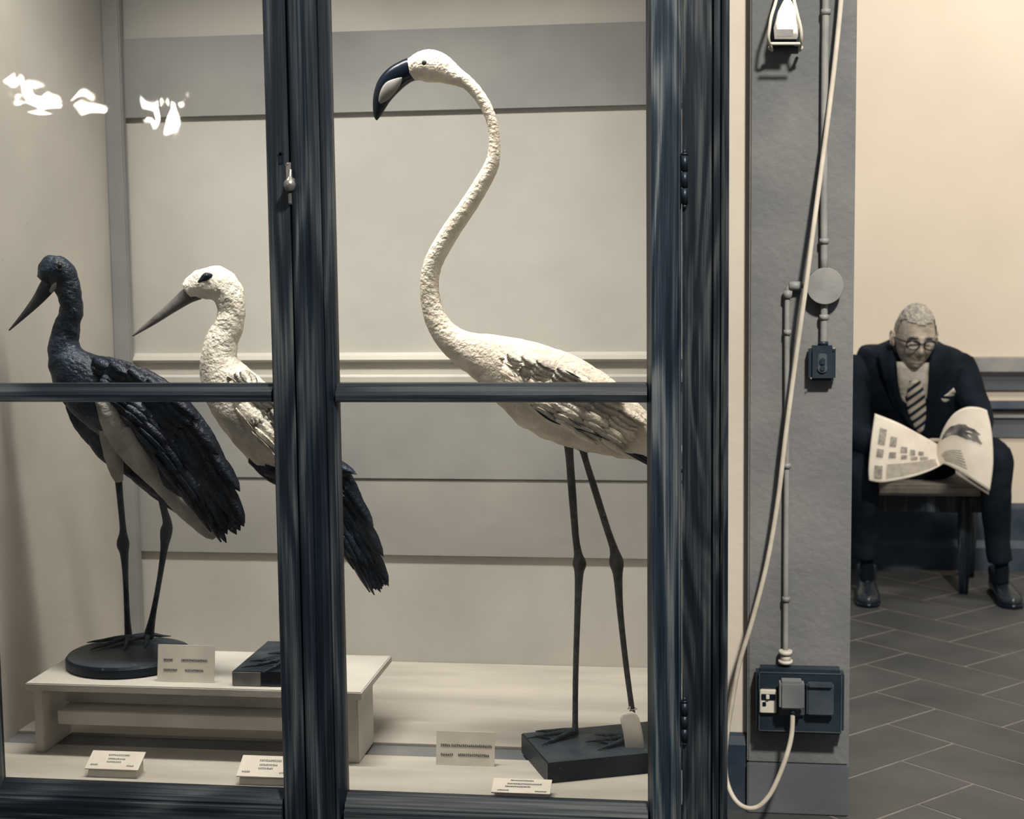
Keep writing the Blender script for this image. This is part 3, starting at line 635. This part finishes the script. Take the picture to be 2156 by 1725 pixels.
for pts in ([(1117, 852), (1140, 872), (1165, 888), (1200, 898), (1240, 910), (1285, 928)], [(1196, 880), (1212, 890), (1224, 899)], [(1190, 780), (1206, 789), (1222, 797)]):
    d_ = -.088 if pts[0][1] > 800 else -.083
    tube(bm, ppath([(x, y, YG+d_+(.012 if pts[0][0] < 1150 else 0), 2.2 if 0 < i < len(pts)-1 else .6) for i, (x, y) in enumerate(pts)], 5), 8)
obj('wing_edge', bm, 'leg_d', root, True, label='thin dark edges between the wing layers')
# paper tag tied to the leg
tg = thing('paper_tag', 'long white paper tag tied to the right leg of the flamingo', 'tag', at(1333, 1595, .2)[:])
bm = B(); Yt = .205
def tagf(u, v):
    y = 1500+v*96; w = 19+2*min(1, v*6) if v > .08 else 8+v*150
    return at(1322+v*16+(u-.5)*2*w*.95+3*math.sin(v*3), y-(u-.5)*4, Yt-.006*math.sin(v*2.6))
grid(bm, tagf, 6, 16, 0, (0, .0012, 0)); obj('tag', bm, 'card', tg)
bm = B(); P = at(1331, 1495, YG-.018); q = at(1323, 1504, Yt)
tube(bm, wpath([(q.x, q.y, q.z, .0008), ((q.x+P.x)/2, (q.y+P.y)/2-.003, q.z+.01, .0008), (P.x-.008, P.y-.004, P.z+.003, .0008), (P.x, P.y-.010, P.z+.003, .0008), (P.x+.009, P.y, P.z+.002, .0008), (P.x, P.y+.009, P.z+.003, .0008), (P.x-.008, P.y, P.z+.003, .0008)], 5), 8)
obj('string', bm, 'card', tg)
# its base: rotated slab
c0, c1, c3 = onz(1153, 1607.6, .41), onz(1097, 1544, .41), onz(1361, 1587, .41)
ux = (c3-c0).normalized(); uy = Vector((-ux.y, ux.x, 0)); uy = (uy*.35+(c1-c0).normalized()*.65).normalized(); Lx = .285; Ly = (c1-c0).length
sb = thing('slab_base', 'rectangular black lacquered base under the flamingo, set askew', 'base', (c0+ux*Lx/2+uy*Ly/2-Vector((0, 0, .04)))[:])
q = [c0, c0+ux*Lx, c0+ux*Lx+uy*Ly, c0+uy*Ly]
bm = B(); prism(bm, [p-Vector((0, 0, .04)) for p in q], (0, 0, .038)); 
obj('block', bm, 'stand', sb)
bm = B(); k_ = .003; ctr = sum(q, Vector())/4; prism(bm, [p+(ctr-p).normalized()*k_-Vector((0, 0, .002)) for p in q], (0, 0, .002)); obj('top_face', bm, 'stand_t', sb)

# ------------------------------------------------------------------ electrical fittings on the pillar
YP = .96
def pp(x, y, d=0): return at(x, y, YP-d)
# bulkhead lamp
P0 = pp(1653, 60); s = pxs(YP)
lamp = thing('bulkhead_lamp', 'caged glass bulkhead lamp mounted high on the grey pillar', 'lamp', (P0.x, YP, P0.z-.05))
def lv(x, y, d): p = at(x, y, YP-d); return p
bm = B(); poly = [pp(1621, 100), pp(1685, 100), pp(1686, 75), pp(1677, 10), pp(1668, -22), pp(1640, -22), pp(1631, 10), pp(1622, 75)]
prism(bm, [Vector((p.x, YP, p.z)) for p in poly], (0, -.02, 0)); obj('back_plate', bm, 'brass_d', lamp)
def lpoly(yo, k): return [Vector((p.x, YP-yo, p.z)) for p in (pp(*(1653+(x-1653)*k, 45+(y-45)*k)) for x, y in ((1630, 85), (1677, 85), (1679, 62), (1672, 34), (1663, 12), (1654, 3), (1646, 12), (1635, 34), (1628, 62)))]
bm = B(); ra = [[bm.verts.new(v) for v in lpoly(yo, k)] for yo, k in ((.02, 1.0), (.06, 1.0), (.078, .95), (.084, .82))]
for i in range(3):
    for j in range(9): bm.faces.new((ra[i][j], ra[i][(j+1) % 9], ra[i+1][(j+1) % 9], ra[i+1][j])).smooth = True
bm.faces.new(ra[-1]); gl_ = obj('glass_shade', bm, 'lampglass', lamp)
bm = B(); box(bm, pp(1634, 78, .089), pp(1671, 62, .084), .001) if False else prism(bm, [pp(1635, 77, .083), pp(1670, 77, .083), pp(1670, 62, .083), pp(1635, 62, .083)], (0, -.004, 0))
obj('type_plate', bm, 'pipe', gl_, label='small grey plate on the shade')
bm = B()
for sgn, pts in ((1, [(1668, -20, .02), (1673, 5, .06), (1680, 35, .085), (1686, 60, .088), (1687, 82, .08), (1684, 102, .05), (1684, 106, .02)]), (-1, [(1638, -20, .02), (1633, 5, .06), (1624, 35, .085), (1620, 60, .088), (1618, 82, .08), (1624, 102, .05), (1625, 106, .02)])):
    tube(bm, Path([(*pp(x, y, d), .0038, .0038) for x, y, d in pts], 5), 10)
tube(bm, Path([(*pp(x, 92, .088), .0036, .0036) for x in (1623, 1640, 1665, 1684)], 4), 10)
for x in (1622, 1686): sphere(bm, pp(x, 101, .05), .006, seg=10)
obj('wire_cage', bm, 'pipe_l', lamp, True)
# conduits
def conduit(name, pts, r, label, clips=()):
    t = thing(name, label, 'conduit', (pp(*pts[-1]).x, YP, pp(*pts[-1]).z))
    bm = B(); tube(bm, Path([(*pp(x, y, .016), r, r) for x, y in pts], 6), 14); obj('pipe', bm, 'pipe', t, True)
    for x, y in clips:
        c = pp(x, y, .016); bm = B(); cyl(bm, c+Vector((0, 0, .006)), c-Vector((0, 0, .006)), r+.0025); box(bm, (c.x-.004, YP-.014, c.z-.005), (c.x+.004, YP, c.z+.005), .001)
        obj('clip', bm, 'pipe', t)
    return t
conduit('conduit_pipe', [(1748, -2250), (1744, -1100), (1739, -60), (1737, 120), (1735, 350), (1735, 566)], .0085, 'grey vertical conduit running from the top down to the round junction box', ((1739, 25), (1735, 508)))
conduit('conduit_pipe', [(1735, 638), (1735, 680), (1734, 722)], .0085, 'short grey conduit between the round junction box and the switch', ((1735, 668),))
c2 = conduit('conduit_pipe', [(1690, 602), (1668, 602), (1660, 607), (1658, 620), (1657, 700), (1657, 900), (1655, 1150), (1654, 1376)], .0065, 'long grey conduit bending down from the junction box to the socket box', ((1658, 700), (1657, 981), (1655, 1262)))
bm = B(); c = pp(1654, 1385, .022); cyl(bm, c+Vector((0, 0, .018)), c+Vector((0, 0, .008)), .016); cyl(bm, c+Vector((0, 0, .008)), c-Vector((0, 0, .006)), .0125); cyl(bm, c-Vector((0, 0, .006)), c-Vector((0, 0, .014)), .017)
obj('gland', bm, 'pipe_l', c2, label='ivory plastic cable gland')
for v in ((1672, 602),): bm = B(); c = pp(*v, .016); cyl(bm, c-Vector((.012, 0, 0)), c+Vector((.016, 0, 0)), .0105); cyl(bm, pp(1659, 612, .016), pp(1658, 628, .016), .0105); obj('elbow', bm, 'pipe', c2)
# junction box
c = pp(1735, 602); jb = thing('junction_box', 'round grey junction box on the pillar above the black switch', 'junction box', (c.x, YP, c.z-.044))
bm = B(); cyl(bm, (c.x, YP, c.z), (c.x, YP-.030, c.z), .040, 0, 40); obj('housing', bm, 'pipe', jb)
bm = B(); cyl(bm, (c.x, YP-.030, c.z), (c.x, YP-.036, c.z), .0435, 0, 40, .042); obj('lid', bm, 'pipe', jb)
# switch
a, b = pp(1703, 728, .03), pp(1759, 803, .03); sw = thing('light_switch', 'small black surface mounted switch below the round junction box', 'switch', ((a.x+b.x)/2, YP, b.z))
bm = B(); box(bm, (a.x, YP-.038, b.z), (b.x, YP, a.z), .008); cyl(bm, pp(1733, 727, .018), pp(1733, 719, .018), .012); obj('housing', bm, 'box_d', sw)
cx, cz = (a.x+b.x)/2, (a.z+b.z)/2
bm = B(); box(bm, (cx-.010, YP-.041, cz-.020), (cx+.010, YP-.036, cz+.024), .004); cyl(bm, (cx, YP-.040, cz-.010), (cx, YP-.043, cz-.010), .011, 0, 24); obj('rocker_surround', bm, 'box_m', sw)
bm = B(); box(bm, (cx-.006, YP-.049, cz-.004), (cx+.006, YP-.040, cz+.014), .003); cyl(bm, (cx, YP-.043, cz-.010), (cx, YP-.047, cz-.010), .006, 0, 20); obj('rocker', bm, 'box_d', sw)
for sx, sz in ((1, 1), (-1, -1)):
    bm = B(); sphere(bm, (cx+sx*.026, YP-.038, cz+sz*.035), (.0025, .0015, .0025), seg=10); obj('screw', bm, 'metal', sw)
# socket box
a, b = pp(1592, 1406, .04), pp(1776, 1546, .04); sk = thing('socket_box', 'large black wall socket enclosure with a grey plug, low on the pillar', 'socket box', ((a.x+b.x)/2, YP, b.z))
bm = B(); box(bm, (a.x, YP-.055, b.z), (b.x, YP, a.z), .010); obj('enclosure', bm, 'box_d', sk)
bm = B(); e = .006; y0 = YP-.057
for lo, hi in (((a.x+e, y0, b.z+e), (b.x-e, y0+.004, b.z+e+.003)), ((a.x+e, y0, a.z-e-.003), (b.x-e, y0+.004, a.z-e)), ((a.x+e, y0, b.z+e), (a.x+e+.003, y0+.004, a.z-e)), ((b.x-e-.003, y0, b.z+e), (b.x-e, y0+.004, a.z-e))): box(bm, lo, hi, .001)
obj('cover_rim', bm, 'box_m', sk)
def pbox(name, x0, y0, x1, y1, d0, d1, mat, par, bev=.003, mi=0):
    p, q = pp(x0, y1, d1), pp(x1, y0, d1); bm = B(); box(bm, (p.x, YP-d1, p.z), (q.x, YP-d0, q.z), bev); return obj(name, bm, mat, par)
br = pbox('breaker', 1600, 1454, 1635, 1502, .055, .066, 'pipe_l', sk, .002)
pbox('breaker_switch', 1603, 1463, 1633, 1474, .064, .069, 'black', br, .001); pbox('breaker_window', 1605, 1479, 1613, 1488, .064, .0675, 'black', br, .001)
pbox('breaker_toggle', 1613, 1464, 1620, 1473, .069, .074, 'pipe_l', br, .001)
so = pbox('socket_flap', 1698, 1442, 1756, 1508, .055, .078, 'box_m', sk, .004); pbox('flap_hinge', 1702, 1438, 1753, 1450, .078, .086, 'box_m', so, .003)
pbox('socket_flap', 1640, 1450, 1696, 1508, .055, .066, 'box_m', sk, .004)
pl = thing('plug', 'grey square plug pushed into the middle socket of the black box', 'plug', pp(1668, 1495, .09)[:])
bm = B(); p, q = pp(1641, 1496, .11), pp(1694, 1438, .11); box(bm, (p.x, YP-.11, p.z), (q.x, YP-.0665, q.z), .006); obj('plug_body', bm, 'box_g', pl)
bm = B(); c = pp(1669, 1498, .095); cyl(bm, c+Vector((0, 0, .006)), c-Vector((0, 0, .010)), .0075, r2=.006); obj('strain_relief', bm, 'box_d', pl)
# cable
pts = [(1792, -2250, .02), (1792, -1100, .02), (1787, -300, .02), (1775, -60, .03), (1762, 90, .03), (1742, 260, .035), (1718, 440, .05), (1697, 600, .065), (1675, 760, .05), (1655, 910, .045), (1637, 1060, .045), (1614, 1190, .045), (1583, 1310, .04), (1556, 1400, .03), (1538, 1500, .02), (1528, 1570, .02),
       (1527, 1620, .05), (1533, 1655, .09), (1548, 1685, .11), (1570, 1701, .12), (1596, 1699, .12), (1620, 1675, .12), (1640, 1635, .115), (1658, 1585, .11), (1667, 1545, .1), (1669, 1500, .095)]
bm = B(); tube(bm, Path([(*pp(x, y, d), .0058, .0058) for x, y, d in pts], 8), 12)
obj('power_cable', bm, 'cable', None, True, 'long ivory power cable slanting down across the grey pillar and looping up to the plug', 'cable')

# ------------------------------------------------------------------ bench in the far room
YBn = 3.42
A, Bb = at(1815, 1022, YBn), at(2098, 1022, YBn); zs = .452
bn = thing('wooden_bench', 'short wooden bench with a worn pale seat under the seated man', 'bench', ((A.x+Bb.x)/2, YBn+.2, 0))
bm = B(); box(bm, (A.x, YBn, zs-.045), (Bb.x, 3.86, zs), .012); obj('seat', bm, 'pad', bn)
bm = B(); box(bm, (A.x+.03, YBn+.03, zs-.115), (Bb.x-.03, YBn+.05, zs-.045), .003); obj('apron', bm, 'wood_b', bn)
for x, y in ((A.x+.02, YBn+.05), (A.x+.05, 3.80), (at(2036, 1100, YBn).x, YBn+.05), (at(2044, 1100, 3.8).x, 3.80)):
    if 1:
        bm = B(); tube(bm, wpath([(x, y, zs-.046, .032, .028), (x, y, .25, .028, .024), (x, y, .002, .018, .015)], 4), 8, 0, power=.5); obj('leg', bm, 'wood_b', bn)

# ------------------------------------------------------------------ seated man reading
man = thing('person', 'elderly white haired man in dark suit, striped tie and glasses, sitting bent over a newspaper', 'person', at(1930, 1268, 3.29)[:])
torso = ppath([(1948, 972, 3.72, 84, .9), (1946, 955, 3.70, 96, .85), (1938, 920, 3.64, 100, .8), (1930, 850, 3.57, 104, .78), (1925, 795, 3.50, 114, .68), (1922, 762, 3.47, 118, .60), (1925, 738, 3.46, 100, .60), (1926, 722, 3.46, 58, .8), (1927, 708, 3.46, 34, 1)], 6)
fold = lambda p: .006*nz(p, 9)+.003*nz(p, 22)
bm = B(); tube(bm, torso, 40, 0, fold)
arms = [[(2022, 762, 3.47, 28), (2034, 798, 3.44, 32), (2048, 843, 3.40, 30), (2062, 885, 3.36, 28), (2058, 915, 3.30, 26), (2045, 930, 3.24, 22), (2010, 932, 3.20, 18)],
        [(1818, 765, 3.47, 30), (1803, 795, 3.44, 36), (1797, 850, 3.40, 35), (1800, 905, 3.35, 31), (1822, 935, 3.30, 27), (1855, 940, 3.24, 22), (1885, 935, 3.20, 18)]]
for a in arms: tube(bm, ppath(a, 6), 20, 0, fold)
# collar and lapels follow the chest
def frontY(px, py):
    best = min(range(len(torso.P)), key=lambda i: abs(torso.P[i].z-at(px, py, torso.P[i].y).z)); P = torso.P[best]
    x = at(px, py, P.y).x; k = max(-.97, min(.97, (x-P.x)/torso.ra[best])); return P.y-torso.rb[best]*math.sqrt(1-k*k)
def panel(bm, left, right, off, n=10, m=6, th=.006, mi=0, bulge=.0):
    L_, R_ = crom(left, 6), crom(right, 6)
    def f(u, v):
        a, b = L_[min(int(round(u*(len(L_)-1))), len(L_)-1)], R_[min(int(round(u*(len(R_)-1))), len(R_)-1)]
        x, y = a[0]+(b[0]-a[0])*v, a[1]+(b[1]-a[1])*v
        return at(x, y, frontY(x, y)-off-bulge*math.sin(math.pi*v))
    grid(bm, f, n, m, mi, (0, th, 0))
panel(bm, [(1880, 738), (1887, 790), (1902, 850), (1938, 918)], [(1848, 742), (1862, 800), (1882, 858), (1936, 922)], .040)      # lapels
panel(bm, [(1958, 742), (1955, 800), (1950, 860), (1942, 918)], [(1986, 744), (1982, 800), (1970, 860), (1944, 922)], .040)
# trousers
legs = [[(1905, 948, 3.68, 40), (1868, 955, 3.50, 38), (1828, 966, 3.34, 37), (1818, 1000, 3.30, 34), (1820, 1070, 3.31, 29), (1822, 1130, 3.33, 27), (1823, 1172, 3.34, 28)],
        [(1990, 948, 3.68, 40), (2045, 955, 3.50, 38), (2090, 962, 3.34, 37), (2097, 1000, 3.30, 33), (2098, 1070, 3.31, 29), (2100, 1135, 3.33, 26), (2106, 1180, 3.34, 25)]]
for l in legs: tube(bm, ppath(l, 6), 22, 1, fold)
for k, (x, y) in enumerate(((1824, 1172), (2108, 1178))):
    tube(bm, ppath([(x, y-10, 3.34, 15), (x+1, y+18, 3.345, 14), (x+1, y+50, 3.35, 14)], 4), 14, 1)
suit = obj('suit', bm, ['suit', 'suit'], man, True)
bm = B(); panel(bm, [(1888, 762), (1892, 812), (1905, 858), (1936, 916)], [(1956, 764), (1955, 816), (1950, 865), (1940, 918)], .030, bulge=.004); 
tube(bm, ppath([(1925, 722, 3.445, 31, .9), (1923, 760, 3.41, 33, .8), (1922, 790, 3.385, 33, .5)], 5), 22)
obj('shirt', bm, 'shirt', man, True)
bm = B(); panel(bm, [(1915, 802), (1910, 830), (1912, 870), (1932, 914)], [(1938, 802), (1947, 830), (1950, 870), (1944, 914)], .040, bulge=.006, th=.004)
tube(bm, ppath([(1927, 788, 3.345, 10), (1927, 797, 3.335, 13, .8), (1928, 806, 3.34, 9)], 4), 12); obj('tie', bm, 'tie', man, True)
bm = B(); panel(bm, [(1981, 838), (1996, 828), (2008, 817)], [(1986, 851), (2001, 841), (2014, 829)], .034, 6, 3, .004); obj('pocket_square', bm, 'shirt', man, True)
# head, hands: one continuous skin object
HC = at(1926, 712, 3.31)
HR = Matrix.Rotation(math.radians(7), 3, 'Z') @ Matrix.Rotation(math.radians(12), 3, 'X') @ Matrix.Rotation(math.radians(2), 3, 'Y')
def gau(x, s): return math.exp(-(x/s)**2)
def face(n):
    x, y, z = n; a, b_, c_ = .076, .094, .128
    if z < 0: a *= 1-.30*(-z)**1.6; b_ *= 1-.12*(-z)
    X, Y, Z = x*a, y*b_, z*c_
    if y < 0:
        fr = min(1, -y*1.4)
        Y -= fr*(.030*gau(X, .011+.006*(1 if Z < -.01 else 0))*gau(Z+.032, .020)+.012*gau(X, .009)*gau(Z+.004, .022))       # nose
        Y -= fr*.007*gau(Z-.022, .010)*gau(abs(X)-.028, .022)                                    # brow
        Y += fr*.014*gau(abs(X)-.031, .014)*gau(Z-.003, .012)                                    # sockets
        Y -= fr*.006*gau(abs(X)-.040, .016)*gau(Z+.030, .018)                                    # cheeks
        Y += fr*.006*gau(abs(X)-.030, .005)*gau(Z+.060, .018)                                    # folds
        Y -= fr*(.006*gau(X, .022)*(gau(Z+.066, .005)+gau(Z+.080, .006)))                        # lips
        Y += fr*.004*gau(X, .024)*gau(Z+.073, .003)
        Y -= fr*.012*gau(X, .022)*gau(Z+.104, .014)                                              # chin
    return Vector((X, Y, Z))
def hw(p): return HC+HR @ Vector(p)
bm = B(); q = bmesh.ops.create_uvsphere(bm, u_segments=64, v_segments=56, radius=1)
for v in q['verts']: v.co = hw(face(v.co))
for sx in (-1, 1):    # ears
    e = B(); sphere(bm, hw((sx*.079, .006, -.006)), (.009, .018, .032), 0, 14, HR @ Matrix.Rotation(sx*.35, 3, 'Z')); e.free()
    tube(bm, Path([(*hw((sx*.086, -.004, .018)), .004, .004), (*hw((sx*.090, .012, .024)), .004, .004), (*hw((sx*.091, .020, .004)), .004, .004), (*hw((sx*.086, .010, -.030)), .005, .005)], 5), 8)
tube(bm, wpath([(*hw((0, .03, -.06)), .055, .055), (*at(1926, 762, 3.47), .060, .058)], 5), 20)       # neck
for sx in (-1, 1): sphere(bm, hw((sx*.031, -.070, .003)), .012, 1, 12)
obj('body', bm, ['skin', 'card'], man, True)
def hand(px, py, Y, sx):
    bm = B(); c = at(px, py, Y); s_ = Vector((sx, 0, 0))
    tube(bm, wpath([(*(c-s_*.045+Vector((0, .02, 0))), .028, .022), (*c, .030, .018), (*(c+s_*.045), .040, .014), (*(c+s_*.075), .038, .012)], 5, (0, 1, 0)), 16)
    for i, (dz, L_) in enumerate(((.030, .062), (.011, .072), (-.010, .068), (-.030, .052))):
        b0 = c+s_*.070+Vector((0, -.002, dz)); tube(bm, wpath([(*(b0-s_*.02), .009), (*(b0+s_*L_*.5+Vector((0, -.012, dz*.1))), .0085), (*(b0+s_*L_*.8+Vector((0, -.030, 0))), .008), (*(b0+s_*L_*.86+Vector((0, -.046, -.004))), .0065)], 4), 10)
    tube(bm, wpath([(*(c-s_*.005+Vector((0, -.004, .022))), .011), (*(c+s_*.02+Vector((0, -.014, .052))), .010), (*(c+s_*.045+Vector((0, -.020, .068))), .008)], 4), 10)
    return bm
obj('hand', hand(1880, 950, 3.205, 1), 'skin', man, True); obj('hand', hand(2018, 945, 3.205, -1), 'skin', man, True)
# hair shell
bm = B(); q = bmesh.ops.create_uvsphere(bm, u_segments=72, v_segments=56, radius=1); kill = []
for v in q['verts']:
    n = v.co.normalized().copy(); line = .50+.12*abs(n.x) if n.y < -.25 else (.50-(n.y+.25)*2.4 if n.y < .25 else -.45)
    line -= .22*max(0, abs(n.x)-.75)*4*(1 if n.y > -.45 else 0)
    if n.z < line: kill.append(v)
    f_ = face(n); k = 1.055+.035*nz(n, 7)+.03*nz(n, 19)+.02*random.random(); v.co = hw(Vector((f_.x*k*1.01, f_.y*k, f_.z*(k+.01))))
bmesh.ops.delete(bm, geom=kill, context='VERTS'); hr = obj('hair', bm, 'hair', man, True)
bm = B()
for sx in (-1, 1): tube(bm, Path([(*hw((sx*.014, -.098, .026)), .003, .003), (*hw((sx*.030, -.098, .031)), .005, .004), (*hw((sx*.048, -.088, .026)), .003, .003)], 4), 8)
obj('eyebrows', bm, 'hair', man, True, kind='stuff')
bm = B()
for sx in (-1, 1):
    ring = [hw((sx*.033+.024*math.cos(t), -.108+.010*abs(math.cos(t))*(1 if math.cos(t)*sx > 0 else 0), -.002+.017*math.sin(t))) for t in [2*math.pi*k/20 for k in range(21)]]
    tube(bm, Path([(*p, .0028, .0028) for p in ring], 1), 8)
    tube(bm, Path([(*hw((sx*.009, -.108, .008)), .0035, .0035), (*hw((sx*.034, -.107, .016)), .0045, .0045), (*hw((sx*.057, -.098, .010)), .0035, .0035), (*hw((sx*.080, -.03, .006)), .003, .003), (*hw((sx*.084, .006, .002)), .003, .003)], 5), 8)
tube(bm, Path([(*hw((-.010, -.112, .006)), .003, .003), (*hw((.010, -.112, .006)), .003, .003)], 3), 8)
obj('glasses', bm, 'black', man, True, label='dark rimmed glasses')
# shoes
for x, y, tx, ty, nm in ((1826, 1200, 1828, 1262, 0), (2112, 1205, 2132, 1265, 1)):
    toe = onz(tx, ty, .03); heel = Vector((at(x, 1200, 3.38).x, 3.40, .03)); d = (toe-heel); d.z = 0; d.normalize(); L_ = .30; heel = toe-d*L_*.93; heel.z = 0
    bm = B()
    sd = Vector((d.y, -d.x, 0))
    pth = Path([(*(heel+d*t*L_+Vector((0, 0, h))), w_, h_) for t, h, w_, h_ in ((0, .045, .026, .040), (.12, .050, .036, .046), (.32, .048, .038, .044), (.55, .040, .042, .036), (.78, .032, .047, .030), (.92, .027, .038, .026), (1.0, .022, .016, .016))], 5, (0, 0, 1))
    tube(bm, pth, 20, 0)
    tube(bm, wpath([(*(heel+d*.06+Vector((0, 0, .055))), .038), (*(heel+d*.055+Vector((0, 0, .10))), .042, .042), (*(heel+d*.05+Vector((0, 0, .118))), .040)], 4), 18)
    sh = obj('shoe', bm, 'shoe', man, True)
    bm = B(); pth = Path([(*(heel+d*t*L_+Vector((0, 0, .009))), w_, .0085) for t, w_ in ((-.03, .020), (.05, .036), (.32, .036), (.55, .042), (.78, .050), (.95, .040), (1.02, .012))], 5, (0, 0, 1)); tube(bm, pth, 16, 0, power=.6); obj('sole', bm, 'black', sh, True)
    bm = B()
    for k in range(4):
        p = heel+d*(L_*(.36+.07*k))+Vector((0, 0, .095-.006*k)); tube(bm, Path([(*(p-sd*.018-Vector((0, 0, .006))), .002, .002), (*(p+Vector((0, 0, .001))), .002, .002), (*(p+sd*.018-Vector((0, 0, .006))), .002, .002)], 3), 6)
    obj('laces', bm, 'black', sh, True)

# ------------------------------------------------------------------ newspaper
npz = thing('newspaper', 'open newspaper with text columns and dark picture, held by the seated man', 'newspaper', at(1965, 1010, 3.15)[:])
def edge(pts, t): 
    q_ = crom(pts, 10); i = t*(len(q_)-1); k = min(int(i), len(q_)-2); f_ = i-k; return tuple(q_[k][j]*(1-f_)+q_[k+1][j]*f_ for j in range(3))
def coons(T, Bo, Lf, Rt):
    def f(u, v, off=0):
        t, b_, l, r = edge(T, u), edge(Bo, u), edge(Lf, v), edge(Rt, v); o = []
        for j in range(3):
            o.append((1-v)*t[j]+v*b_[j]+(1-u)*l[j]+u*r[j]-((1-u)*(1-v)*T[0][j]+u*(1-v)*T[-1][j]+(1-u)*v*Bo[0][j]+u*v*Bo[-1][j]))
        return at(o[0], o[1], o[2]-off)
    return f
pgL = coons([(1842, 871, 3.14), (1890, 890, 3.12), (1935, 914, 3.14), (1974, 936, 3.18)], [(1830, 1012, 3.10), (1860, 1016, 3.09), (1915, 1006, 3.10), (1955, 993, 3.13), (1980, 981, 3.16)],
            [(1842, 871, 3.14), (1834, 930, 3.11), (1829, 985, 3.10), (1830, 1012, 3.10)], [(1974, 936, 3.18), (1974, 960, 3.17), (1980, 981, 3.16)])
pgR = coons([(1974, 936, 3.18), (1988, 900, 3.15), (2008, 872, 3.13), (2034, 858, 3.12), (2060, 858, 3.13), (2078, 864, 3.14)], [(1980, 981, 3.16), (1990, 978, 3.15), (2020, 993, 3.13), (2050, 1012, 3.12), (2084, 1034, 3.12)],
            [(1974, 936, 3.18), (1974, 960, 3.17), (1980, 981, 3.16)], [(2078, 864, 3.14), (2088, 910, 3.13), (2091, 975, 3.12), (2084, 1034, 3.12)])
for f in (pgL, pgR):
    bm = B(); grid(bm, f, 24, 18, 0, (0, .004, 0)); obj('page', bm, 'paper', npz, True)
bm = B()    # lower pages peeping out under the right half
grid(bm, lambda u, v: at(2012+u*70, 990+u*42+v*(8+u*3), 3.135), 10, 3, 0, (0, .003, 0)); obj('page', bm, 'pad', npz, True)
def patch(bm, f, u0, v0, u1, v1, n=4, off=.003): grid(bm, lambda u, v: f(u0+(u1-u0)*u, v0+(v1-v0)*v, off), n, n, 0)
bm = B()
for u0, v0, u1, v1 in ((.13, .16, .22, .34), (.13, .40, .22, .50), (.28, .22, .36, .34), (.29, .42, .37, .50), (.42, .33, .50, .42), (.43, .46, .50, .52), (.54, .36, .61, .46), (.55, .49, .64, .55), (.66, .38, .74, .46), (.68, .50, .80, .57), (.12, .62, .23, .88)): patch(bm, pgL, u0, v0, u1, v1)
for k in range(9): patch(bm, pgL, .28, .60+k*.034, .93, .615+k*.034)
for k in range(7): patch(bm, pgR, .12+.02*k, .66+k*.035, .50+.02*k, .675+k*.035)
obj('printed_columns', bm, 'print', npz, True, auto=False)
bm = B(); K = 40; ctr = bm.verts.new(pgR(.48, .36, .004)); vs = []
for k in range(K):
    t = 2*math.pi*k/K; r = 1+.28*nz((math.cos(t)*1.5, math.sin(t)*1.5, 3), 1.8)+.12*random.uniform(-1, 1); u = .48+.30*r*math.cos(t); v = .36+.10*r*math.sin(t)+.20*r*math.cos(t)*.5; vs.append(bm.verts.new(pgR(min(u, .95), min(max(v, .06), .9), .004)))
for k in range(K): bm.faces.new((ctr, vs[k], vs[(k+1) % K]))
obj('printed_picture', bm, 'print_d', npz, True, auto=False, label='dark printed picture on the right page')

# ------------------------------------------------------------------ chandelier behind the viewer, mirrored in the left pane
def mir(px, py, Yv=4.5): p = at(px, py, Yv); return Vector((p.x, -p.y, p.z))
ch = thing('chandelier', 'lit chandelier with curved glass arms, seen only as bright reflections in the left pane', 'lamp', mir(190, 280)[:])
for arm in ([(20, 168, 5), (35, 190, 9), (70, 205, 11), (95, 220, 13), (125, 225, 8)], [(60, 190, 7), (90, 197, 9), (120, 203, 5)], [(148, 205, 4), (160, 198, 6), (185, 200, 7), (195, 207, 4)], [(168, 236, 8), (195, 227, 8), (223, 231, 6)],
            [(302, 207, 6), (315, 220, 7), (338, 222, 6), (350, 214, 5)], [(342, 222, 6), (348, 240, 10), (354, 255, 11), (362, 268, 7)], [(320, 257, 5), (332, 268, 6), (350, 271, 7), (362, 270, 5)], [(366, 216, 4), (373, 210, 4)]):
    bm = B(); pts = [(*mir(x, y), r*9.5/3100, r*9.5/3100) for x, y, r in arm]; tube(bm, Path(pts, 5), 12); obj('lit_arm', bm, 'bulb', ch, True)
bm = B()
c = mir(190, 300); cyl(bm, (c.x, c.y, c.z), (c.x, c.y, 4.3), .012); sphere(bm, (c.x, c.y, c.z), .05)
for x, y in ((95, 218), (185, 203), (195, 229), (330, 222), (350, 250)):
    p = mir(x, y); tube(bm, Path([(c.x, c.y, c.z, .006, .006), ((c.x+p.x)/2, c.y-.05, (c.z+p.z)/2-.05, .006, .006), (p.x, p.y-.01, p.z, .006, .006)], 6), 8)
obj('stem', bm, 'brass_d', ch, True)
